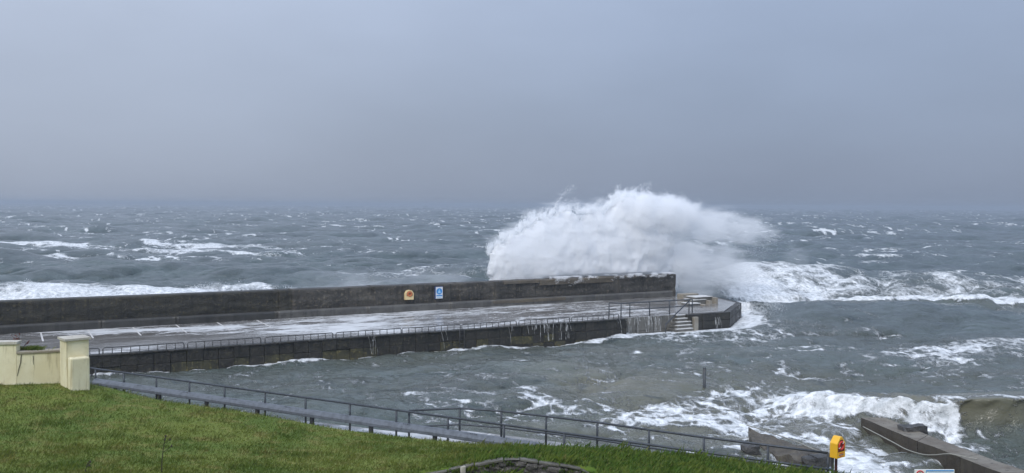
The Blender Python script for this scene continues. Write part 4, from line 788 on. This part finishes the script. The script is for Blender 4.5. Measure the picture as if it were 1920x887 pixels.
for k in range(3):
    x = 0.02 * k; MB().tube([(x, 0, 0), (x + .08, 0, .14 + .03 * k), (x + .20, 0, .22 + .04 * k)], [.008, .007, .004], 5).build('stem', M['red_leaf'], pl); b = np.array((x + .15, 0, .18 + .04 * k)); MB().add([b, b + (.05, 0, .02), b + (.10, 0, .09), b + (.03, 0, .05)], [(0, 1, 2, 3)]).build('leaf', M['red_leaf'], pl)

# ------------------------------------------------------------------ promenade railings and crash barrier
RAZ = 2.1; A0, A1 = px(168, 690, RAZ), px(1552, 880, RAZ)
def on_line(P0, P1, x):
    lo, hi = -0.3, 1.4
    for _ in range(50):
        m = (lo + hi) / 2; P = P0 + (P1 - P0) * m - EYE
        if FOC * (P @ RT) / (P @ FW) + CX < x: lo = m
        else: hi = m
    return P0 + (P1 - P0) * lo
pa = [on_line(A0, A1, x) for x in (179, 232, 293, 355, 421, 497, 573, 656, 743, 840, 945, 1058, 1180, 1313, 1436, 1562)]
ra = empty('promenade_railing', (pa[0][0], pa[0][1], 1.0), 'single bar grey railing running along the promenade from the cream wall', 'railing')
rail_line(ra, [A0] + pa, 1.1, (), M['galv'], 0.042, 0.042, posts=pa)
mb = MB()
bpts = [px(x, y, RAZ) for x, y in ((767, 770), (862, 765.5), (940, 771), (1024, 780.5), (1120, 792), (1217, 806), (1320, 820), (1440, 835), (1553, 849.5))]
rb2 = empty('ramp_railing', (bpts[0][0], bpts[0][1], 1.0), 'two bar grey railing around the ramp, ending at the yellow life ring box', 'railing')
rail_line(rb2, bpts, 1.1, (0.62,), M['galv'], 0.040, 0.040)
B0, B1 = px(172, 711, 1.66), px(1012, 833.5, 1.66)
cb = empty('crash_barrier', (B0[0], B0[1], 1.0), 'galvanised box beam crash barrier on short posts between lawn and railing', 'crash barrier'); d = B1 - B0; L = float(np.linalg.norm(d[:2])); cb.rotation_euler = (0, 0, atan2(d[1], d[0]))
n = 8
for k in range(n):
    xa, xb = L * k / n + .004, L * (k + 1) / n - .004; pf = [(0.02, .40), (0, .43), (0, .52), (.05, .58), (.14, .655), (.24, .66), (.26, .60), (.26, .42)]
    MB().add([(xa, y, z) for y, z in pf] + [(xb, y, z) for y, z in pf], [tuple(range(8)), tuple(range(15, 7, -1))] + [(i, (i + 1) % 8, 8 + (i + 1) % 8, 8 + i) for i in range(8)]).build('beam', M['galv_pale'], cb)
for k in range(n):
    x = L * (k + .5) / n
    MB().box(x - .07, x + .07, 0.07, 0.19, -0.02, 0.399).build('post', M['dark_post'], cb, 0.006)
    for dx in (-.12, -.04, .05, .12): MB().tube([(L * k / n + dx + .2, 0.10, 0.655), (L * k / n + dx + .2, 0.10, 0.675)], 0.014, 6).build('bolt', M['dark_post'], cb)

# ------------------------------------------------------------------ yellow ring-buoy box on posts
bd = 28.0; q = pd(1556, 858, bd); ry = empty('ring_buoy_box', (*pd(1570, 858, bd)[:2], 1.0), 'bright yellow ring buoy box on two posts at the end of the railing', 'life ring box', None, radians(36)); zb = pd(1570, 857, bd)[2] - 1.0; hb_ = 0.66
w = .44
hs = MB().add([(x, y, z + zb) for y in (-.13, .13) for x, z in ((-w / 2, 0), (w / 2, 0), (w / 2, .46), (.05, hb_), (-.05, hb_), (-w / 2, .46))], [(0, 1, 2, 3, 4, 5), (11, 10, 9, 8, 7, 6)] + [(i, 6 + i, 6 + (i + 1) % 6, (i + 1) % 6) for i in range(6)]); hs.build('housing', M['yellow'], ry, 0.018)
MB().add([(x, -.134, z + zb) for x, z in ((-.17, .20), (.17, .20), (.17, .43), (.06, .57), (-.06, .57), (-.17, .43))], [tuple(range(6))]).build('opening', M['dark_red'], ry)
MB().torus((0, -.128, zb + .385), (1, 0, 0), (0, 0, 1), .115, .034).build('ring_buoy', M['red'], ry, smooth=True)
for a in (.9, 3.6): MB().box(-.010, .010, -.165, -.09, -.036, .036).build('ring_band', M['white'], ry).matrix_local = Matrix.Translation((.115 * cos(a), 0, zb + .385 + .115 * sin(a))) @ Matrix.Rotation(pi / 2 - a, 4, 'Y')
for j, (ww, mt) in enumerate(((.20, 'print_red'), (.24, 'navy'), (.22, 'print_red'))): MB().box(-.02 - ww / 2 + .03, -.02 + ww / 2 + .03, -.1345, -.131, zb + .045 + .045 * j, zb + .065 + .045 * j).build('text_line', M[mt], ry)
for x, mt in ((-.16, 'dark_post'), (.02, 'rust_post')): MB().box(x - .028, x + .028, .02, .09, -.02, zb + .02).build('post', M[mt], ry, 0.006)
# top of an information board beyond the bank
bd = 24.6; ps = empty('warning_board', (*pd(1752, 900, bd)[:2], 1.4), 'white warning board with a red prohibition ring, only its top edge showing', 'sign', None, 0.02); zt = pd(1752, 880.5, bd)[2] - 1.4
MB().box(-.55, .55, 0, .03, zt - .75, zt).build('board', M['white'], ps, 0.004); ringm = MB().torus((-.40, -.004, zt - .13), (1, 0, 0), (0, 0, 1), .095, .018, 28, 6); ringm.build('prohibition_ring', M['print_red'], ps)
disc(MB(), -.40, -.006, zt - .13, .05).build('pictogram', M['black'], ps); MB().box(-.24, .53, -.006, -.002, zt - .05, zt - .015).build('blue_border', M['blue'], ps); MB().box(-.24, -.225, -.006, -.002, zt - .7, zt - .055).build('blue_border', M['blue'], ps)
for j in range(5): MB().box(-.16, .45 - .06 * (j % 3), -.006, -.002, zt - .13 - .1 * j, zt - .09 - .1 * j).build('text_line', M['blue'], ps)
for x in (-.4, .4): MB().tube([(x, .06, -.6), (x, .06, zt - .02)], .03).build('post', M['galv'], ps)

# ------------------------------------------------------------------ the burst of spray over the wall
def ray_uv(x, y, v):
    d = FW + RT * (x - CX) / FOC - UP * (y - CY) / FOC; nv = EV[0] * d[0] + EV[1] * d[1]; t = (v + EV @ PO - EV @ EYE[:2]) / nv; P = EYE + d * t; return to_uv(P[0], P[1])[0], P[2]
VS = 15.6
core = [ray_uv(x, y, VS) for x, y in ((916, 522), (913, 500), (918, 476), (940, 448), (968, 428), (988, 416), (1012, 407), (1040, 396), (1062, 392), (1088, 396), (1110, 393), (1132, 390), (1146, 380), (1158, 364), (1180, 366), (1200, 374), (1225, 372), (1250, 384), (1268, 400), (1262, 430), (1268, 455), (1262, 480), (1275, 505), (1275, 660), (916, 665))]
veil = [ray_uv(x, y, VS) for x, y in ((1150, 545), (1150, 375), (1158, 360), (1200, 362), (1240, 366), (1290, 372), (1330, 390), (1380, 404), (1420, 416), (1450, 432), (1458, 452), (1430, 470), (1410, 500), (1400, 540), (1350, 560))]
def spray():
    wv = empty('wave_burst', (*uv(30, VS), 0), 'tall white burst of spray exploding over the seaward end of the pier wall', 'wave', None, PA); o3 = np.array([30, 0, 0])
    # dense heart: inflated, billowing closed skin
    us_ = np.arange(min(p[0] for p in core) - .5, max(p[0] for p in core) + .5, .13); zs_ = np.arange(1.2, max(p[1] for p in core) + .4, .13); UU, ZZ = np.meshgrid(us_, zs_)
    bl = (fbm(UU / 1.5, ZZ / 1.5, 2.0, 5, .6) - .5); d = -sd_poly(UU, ZZ, core) + bl * 2.2 - 0.40
    th = np.sqrt(np.clip(d, 0, 6) * 2.2) * 0.55; ok = d > 0
    def skin(sign, seed):
        b1 = 1 - np.abs(2 * fbm(UU / 2.2, ZZ / 2.2, seed, 3) - 1); b2 = fbm(UU / .8, ZZ / .8, seed + 5, 4, .6)
        return VS + sign * (th * (0.85 + 0.3 * b1) + np.minimum(th, 1) * (b2 - .5) * 0.25)
    nr, nc = UU.shape; fr = skin(-1, 11.0); fr = np.where(ZZ < 3.4, np.maximum(fr, 13.85), fr); bk = skin(1, 31.0)
    V = np.concatenate([np.stack([UU, fr - VS, ZZ], -1).reshape(-1, 3), np.stack([UU, bk - VS, ZZ], -1).reshape(-1, 3)]) - o3
    F = grid_faces(nr, nc); keep = ok.ravel()[F].all(1); F1 = F[keep]
    e = np.concatenate([F1[:, [0, 1]], F1[:, [1, 2]], F1[:, [2, 3]], F1[:, [3, 0]]]); key = np.sort(e, 1); _, inv, cnt = np.unique(key, axis=0, return_inverse=True, return_counts=True); be = e[cnt[inv.ravel()] == 1]; N = nr * nc
    rim = np.stack([be[:, 1], be[:, 0], be[:, 0] + N, be[:, 1] + N], -1); F = np.concatenate([F1, F1[:, ::-1] + N, rim])
    used = np.unique(F); re = np.full(2 * N, -1); re[used] = np.arange(len(used)); o = link('water_mass', np_mesh('water_mass', V[used], re[F], M['spray'], True), wv)
    # droplets: hugging the skin, and streaming off downwind to the right
    def tris(U, Vv, Z, size, name):
        n = len(U); C = np.stack([U, Vv - VS, Z], -1) - o3; A = rng.normal(size=(n, 3)); A /= np.linalg.norm(A, axis=1)[:, None]; B = rng.normal(size=(n, 3)); B -= (A * B).sum(1)[:, None] * A; B /= np.linalg.norm(B, axis=1)[:, None]; s = size[:, None]
        P = np.stack([C + A * s, C - A * s * .5 + B * s * .87, C - A * s * .5 - B * s * .87], 1).reshape(-1, 3); q = link(name, np_mesh(name, P, np.arange(3 * n).reshape(-1, 3), M['spray']), wv); q['kind'] = 'stuff'
    N = 900000; U = rng.uniform(us_[0] - 1, us_[-1] + 1.5, N); Z = rng.uniform(1.5, zs_[-1] + 1, N); bl = fbm(U / 1.5, Z / 1.5, 2.0, 5, .6) - .5; d = -sd_poly(U, Z, core) + bl * 1.3 - .25
    off = rng.exponential(.28, N); pr = sstep(-0.45, 0.15, d) ** 1.5 * (0.2 + 0.8 * sstep(.35, .65, fbm(U / .7, Z / .7, 14.0, 4, .6))) * sstep(1.6, .7, d); th = np.sqrt(np.clip(d + .3, 0, 6) * 2.2) * 0.75
    b1 = 1 - np.abs(2 * fbm(U / 2.2, Z / 2.2, 11.0, 3) - 1); Vv = VS - th * (.85 + .3 * b1) * np.where(rng.uniform(size=N) < .8, 1, rng.uniform(-1, 1, N)) - off + .25
    keep = (rng.uniform(size=N) < pr * .36 * sstep(.35, -.15, d)) & ~((Z < 3.35) & (Vv < 13.8) & (Vv > 12.0)) ; tris(U[keep], Vv[keep], Z[keep], rng.uniform(.010, .030, keep.sum()), 'droplets')
    N = 700000; U = rng.uniform(min(p[0] for p in veil), max(p[0] for p in veil) + 2, N); Z = rng.uniform(0.3, max(p[1] for p in veil) + 1, N); d = -sd_poly(U, Z, veil); tt = (U - veil[0][0]) / 14
    s1 = fbm((U - .5 * Z) / 2.4, (Z + .28 * U) / .55, 21.0, 5, .6); s2 = fbm(U / 3.0, Z / 2.2, 25.0, 4); hole = np.exp(-(((U - ray_uv(1310, 440, VS)[0]) / 2.6) ** 2 + ((Z - ray_uv(1310, 440, VS)[1]) / 1.3) ** 2))
    pr = sstep(-.5, 1.3, d + 2.2 * (s2 - .5)) * sstep(.25, .75, s1) * (0.95 - .45 * np.clip(tt, 0, 1)) * (1 - .75 * hole) * (0.35 + 0.65 * sstep(5.2, 2.5, np.abs(Z - 6.5) + tt)); Vv = VS + rng.normal(0, 1.6, N)
    keep = (rng.uniform(size=N) < pr * .34) & ~((U < UW + .3) & (Z < 3.3) & (Vv < 13.9)); tris(U[keep], Vv[keep], Z[keep], rng.uniform(.012, .030, keep.sum()), 'blown_spray')
    # torn jets flung up and carried downwind
    JU, JZ, JV = [], [], []; rim_ = core[2:19]
    for k in range(190):
        i = rng.integers(0, len(rim_) - 1); f_ = rng.uniform(); a = np.array(rim_[i]) * (1 - f_) + np.array(rim_[i + 1]) * f_; m = int(rng.uniform(150, 620)); L = rng.gamma(2.0, .32); t_ = rng.uniform(0, 1, m) ** 1.4; ang = rng.normal(1.75 if i < 7 else 1.2, .45); spd = .05 + .13 * t_
        JU.append(a[0] + np.cos(ang) * L * t_ + .55 * L * t_ ** 2 + rng.normal(0, 1, m) * spd); JZ.append(a[1] - .15 + np.sin(ang) * L * t_ - .25 * L * t_ ** 2 + rng.normal(0, 1, m) * spd); JV.append(VS + rng.normal(0, .5) + rng.normal(0, 1, m) * spd)
    JU, JZ, JV = map(np.concatenate, (JU, JZ, JV)); tris(JU, JV, JZ, rng.uniform(.016, .042, len(JU)), 'jets')
    # fine mist wrapped round the burst and streaming downwind
    t = NT('spray_mist'); t.n.remove(t.b); O = t.tc.outputs['Object']
    def lobe(x, y, rx, rz, ry=2.6):
        c = ray_uv(x, y, VS); k = 19.3; va = t.n.new('ShaderNodeVectorMath'); va.operation = 'SUBTRACT'; t.l.new(O, va.inputs[0]); va.inputs[1].default_value = (c[0] - 30, 0, c[1])
        vm = t.n.new('ShaderNodeVectorMath'); vm.operation = 'MULTIPLY'; t.l.new(va.outputs[0], vm.inputs[0]); vm.inputs[1].default_value = (k / rx, 1 / ry, k / rz)
        le = t.n.new('ShaderNodeVectorMath'); le.operation = 'LENGTH'; t.l.new(vm.outputs[0], le.inputs[0]); return le.outputs['Value']
    n1 = t.noise(t.mapping(O, (0.42, 0.5, 1.25), (0, -0.30, 0)), 1.0, 8, 0.68, 0.4)
    n2 = t.noise(t.mapping(O, (0.75, 0.75, 0.75)), 1.0, 8, 0.68, 0.3); tot = None
    for x, y, rx, rz, dn in ((1190, 400, 60, 42, 1.7), (1250, 402, 80, 38, .95), (1330, 425, 115, 42, .40), (1400, 432, 75, 34, .30), (1280, 490, 75, 70, .70), (1345, 500, 80, 60, .34), (1300, 525, 55, 55, .42), (1375, 515, 95, 58, .20), (985, 490, 70, 70, .9), (1050, 475, 105, 84, .9), (1140, 470, 110, 90, .9), (1205, 460, 80, 95, .9), (1495, 490, 14, 40, .10)):
        e = t.math('MULTIPLY_ADD', t.math('SUBTRACT', n2 if dn > .9 else n1, 0.5), 1.7 if dn > .9 else 2.4, lobe(x, y, rx, rz)); q = t.math('MULTIPLY', t.rng(e, 1.05, 0.70 if dn > .9 else .35), dn); tot = q if tot is None else t.math('MAXIMUM', tot, q)
    pvn = t.n.new('ShaderNodeVolumePrincipled'); pvn.inputs['Color'].default_value = (0.994, 0.995, 0.996, 1); pvn.inputs['Anisotropy'].default_value = 0.0; t.l.new(t.math('MULTIPLY', tot, 1.25), pvn.inputs['Density']); t.l.new(pvn.outputs[0], t.n['Material Output'].inputs['Volume'])
    b0, b1 = ray_uv(905, 545, VS), ray_uv(1520, 352, VS); pf = [(b0[0] - 30, 3.22), (UW - 29.85, 3.22), (UW - 29.85, 0.3), (b1[0] - 30, 0.3), (b1[0] - 30, b1[1] + .3), (b0[0] - 30, b1[1] + .3)]
    MB().add([(x, 12.9 - VS, z) for x, z in pf] + [(x, 20 - VS, z) for x, z in pf], [tuple(range(6)), tuple(range(11, 5, -1))] + [(i, (i + 1) % 6, 6 + (i + 1) % 6, 6 + i) for i in range(6)]).build('mist', t.m, wv)['kind'] = 'stuff'
    # tongues falling over the wall top
    N = 90000; U = rng.uniform(ray_uv(1030, 520, 12.4)[0], ray_uv(1262, 520, 12.4)[0], N); dr = 0.55 * sstep(.4, .75, fbm(U / .9, .5, 3.0, 4)) + .15; dr = dr * sstep(.42, .62, fbm(U / 1.3, .1, 8.0, 3)); zz = rng.uniform(0, 1, N) ** 1.5; Z = WT + .25 - zz * (dr + .25); Vv = rng.uniform(12.05, 12.5, N)
    keep = rng.uniform(size=N) < .3 * (1 - zz * .7) * sstep(.42, .6, fbm(U / .5, Z / .35, 2.0, 4)); tris(U[keep], Vv[keep], Z[keep], rng.uniform(.015, .035, keep.sum()), 'falling_spray')
spray()
def drift(name, poly_img, v, n, s, label, dens, ph):
    P = [ray_uv(x, y, v) for x, y in poly_img]; U = rng.uniform(min(p[0] for p in P), max(p[0] for p in P), n); Z = rng.uniform(min(p[1] for p in P), max(p[1] for p in P), n); d = -sd_poly(U, Z, P)
    pr = sstep(-.05, .9, d + .9 * (fbm(U / 1.6, Z / .7, ph, 4) - .5)) * sstep(.3, .7, fbm(U / 1.1, Z / .8, ph + 3, 4)) * dens; keep = rng.uniform(size=n) < pr; U, Z = U[keep], Z[keep]; m = len(U); Vv = v + rng.normal(0, .8, m); XY = PO + EU * U[:, None] + EV * Vv[:, None]; C = np.stack([XY[:, 0], XY[:, 1], Z], -1)
    A = rng.normal(size=(m, 3)) * s; B = rng.normal(size=(m, 3)) * s; T = np.stack([C, C + A, C + B], 1).reshape(-1, 3); o = link(name, np_mesh(name, T, np.arange(3 * m).reshape(-1, 3), M['spray'])); return tag(o, label, 'spray', None, 'stuff')
drift('spray', [(-30, 548), (-30, 536), (25, 530), (40, 522), (58, 520), (75, 532), (200, 540), (330, 538), (400, 530), (480, 527), (545, 534), (560, 545)], 16.5, 160000, .03, 'low white spray along the top of the wall at the left', .8, 1.0)
t = NT('sea_mist'); t.n.remove(t.b); O = t.tc.outputs['Object']; n1 = t.noise(t.mapping(O, (0.25, 0.3, 0.8), (0, -0.3, 0)), 1.0, 5, 0.6); sx = t.n.new('ShaderNodeSeparateXYZ'); t.l.new(O, sx.inputs[0])
c0, c1 = ray_uv(540, 545, 17)[0], ray_uv(915, 525, 17)[0]; dn = t.math('MULTIPLY', t.rng(n1, 0.36, 0.7), t.math('MULTIPLY', t.rng(sx.outputs['Z'], 4.6, 2.4), t.math('MULTIPLY', t.rng(sx.outputs['X'], 0.5, 3.0), t.rng(sx.outputs['X'], c1 - c0 - .2, c1 - c0 - 4))))
pvn = t.n.new('ShaderNodeVolumePrincipled'); pvn.inputs['Color'].default_value = (0.97, 0.975, 0.985, 1); t.l.new(t.math('MULTIPLY', dn, 0.22), pvn.inputs['Density']); t.l.new(pvn.outputs[0], t.n['Material Output'].inputs['Volume'])
ms = MB().box(0, c1 - c0, -1.5, 4, 0.2, 5.0).build('mist', t.m, None); q = uv(c0, 16.5); ms.location = (q[0], q[1], 0); ms.rotation_euler = (0, 0, PA); tag(ms, 'thin mist drifting off the sea behind the middle of the wall', 'mist', None, 'stuff')
drift('spray', [(1370, 600), (1395, 565), (1450, 550), (1470, 570), (1440, 600)], -1.0 + 3.0, 60000, .025, 'spray off the seaward corner of the pier head', .35, 8.0)

# ------------------------------------------------------------------ haze
hz = MB().box(-6600, 6600, -60, 6600, -3.5, 15.5).build('haze', bpy.data.materials.new('sea_haze'), None); hm = hz.data.materials[0]; hm.use_nodes = True; hn = hm.node_tree.nodes; hn.clear()
ho = hn.new('ShaderNodeOutputMaterial'); pv = hn.new('ShaderNodeVolumePrincipled'); pv.inputs['Color'].default_value = (0.55, 0.60, 0.67, 1); pv.inputs['Density'].default_value = 0.00060; pv.inputs['Anisotropy'].default_value = 0.2; hm.node_tree.links.new(pv.outputs[0], ho.inputs['Volume'])
tag(hz, kind='stuff')
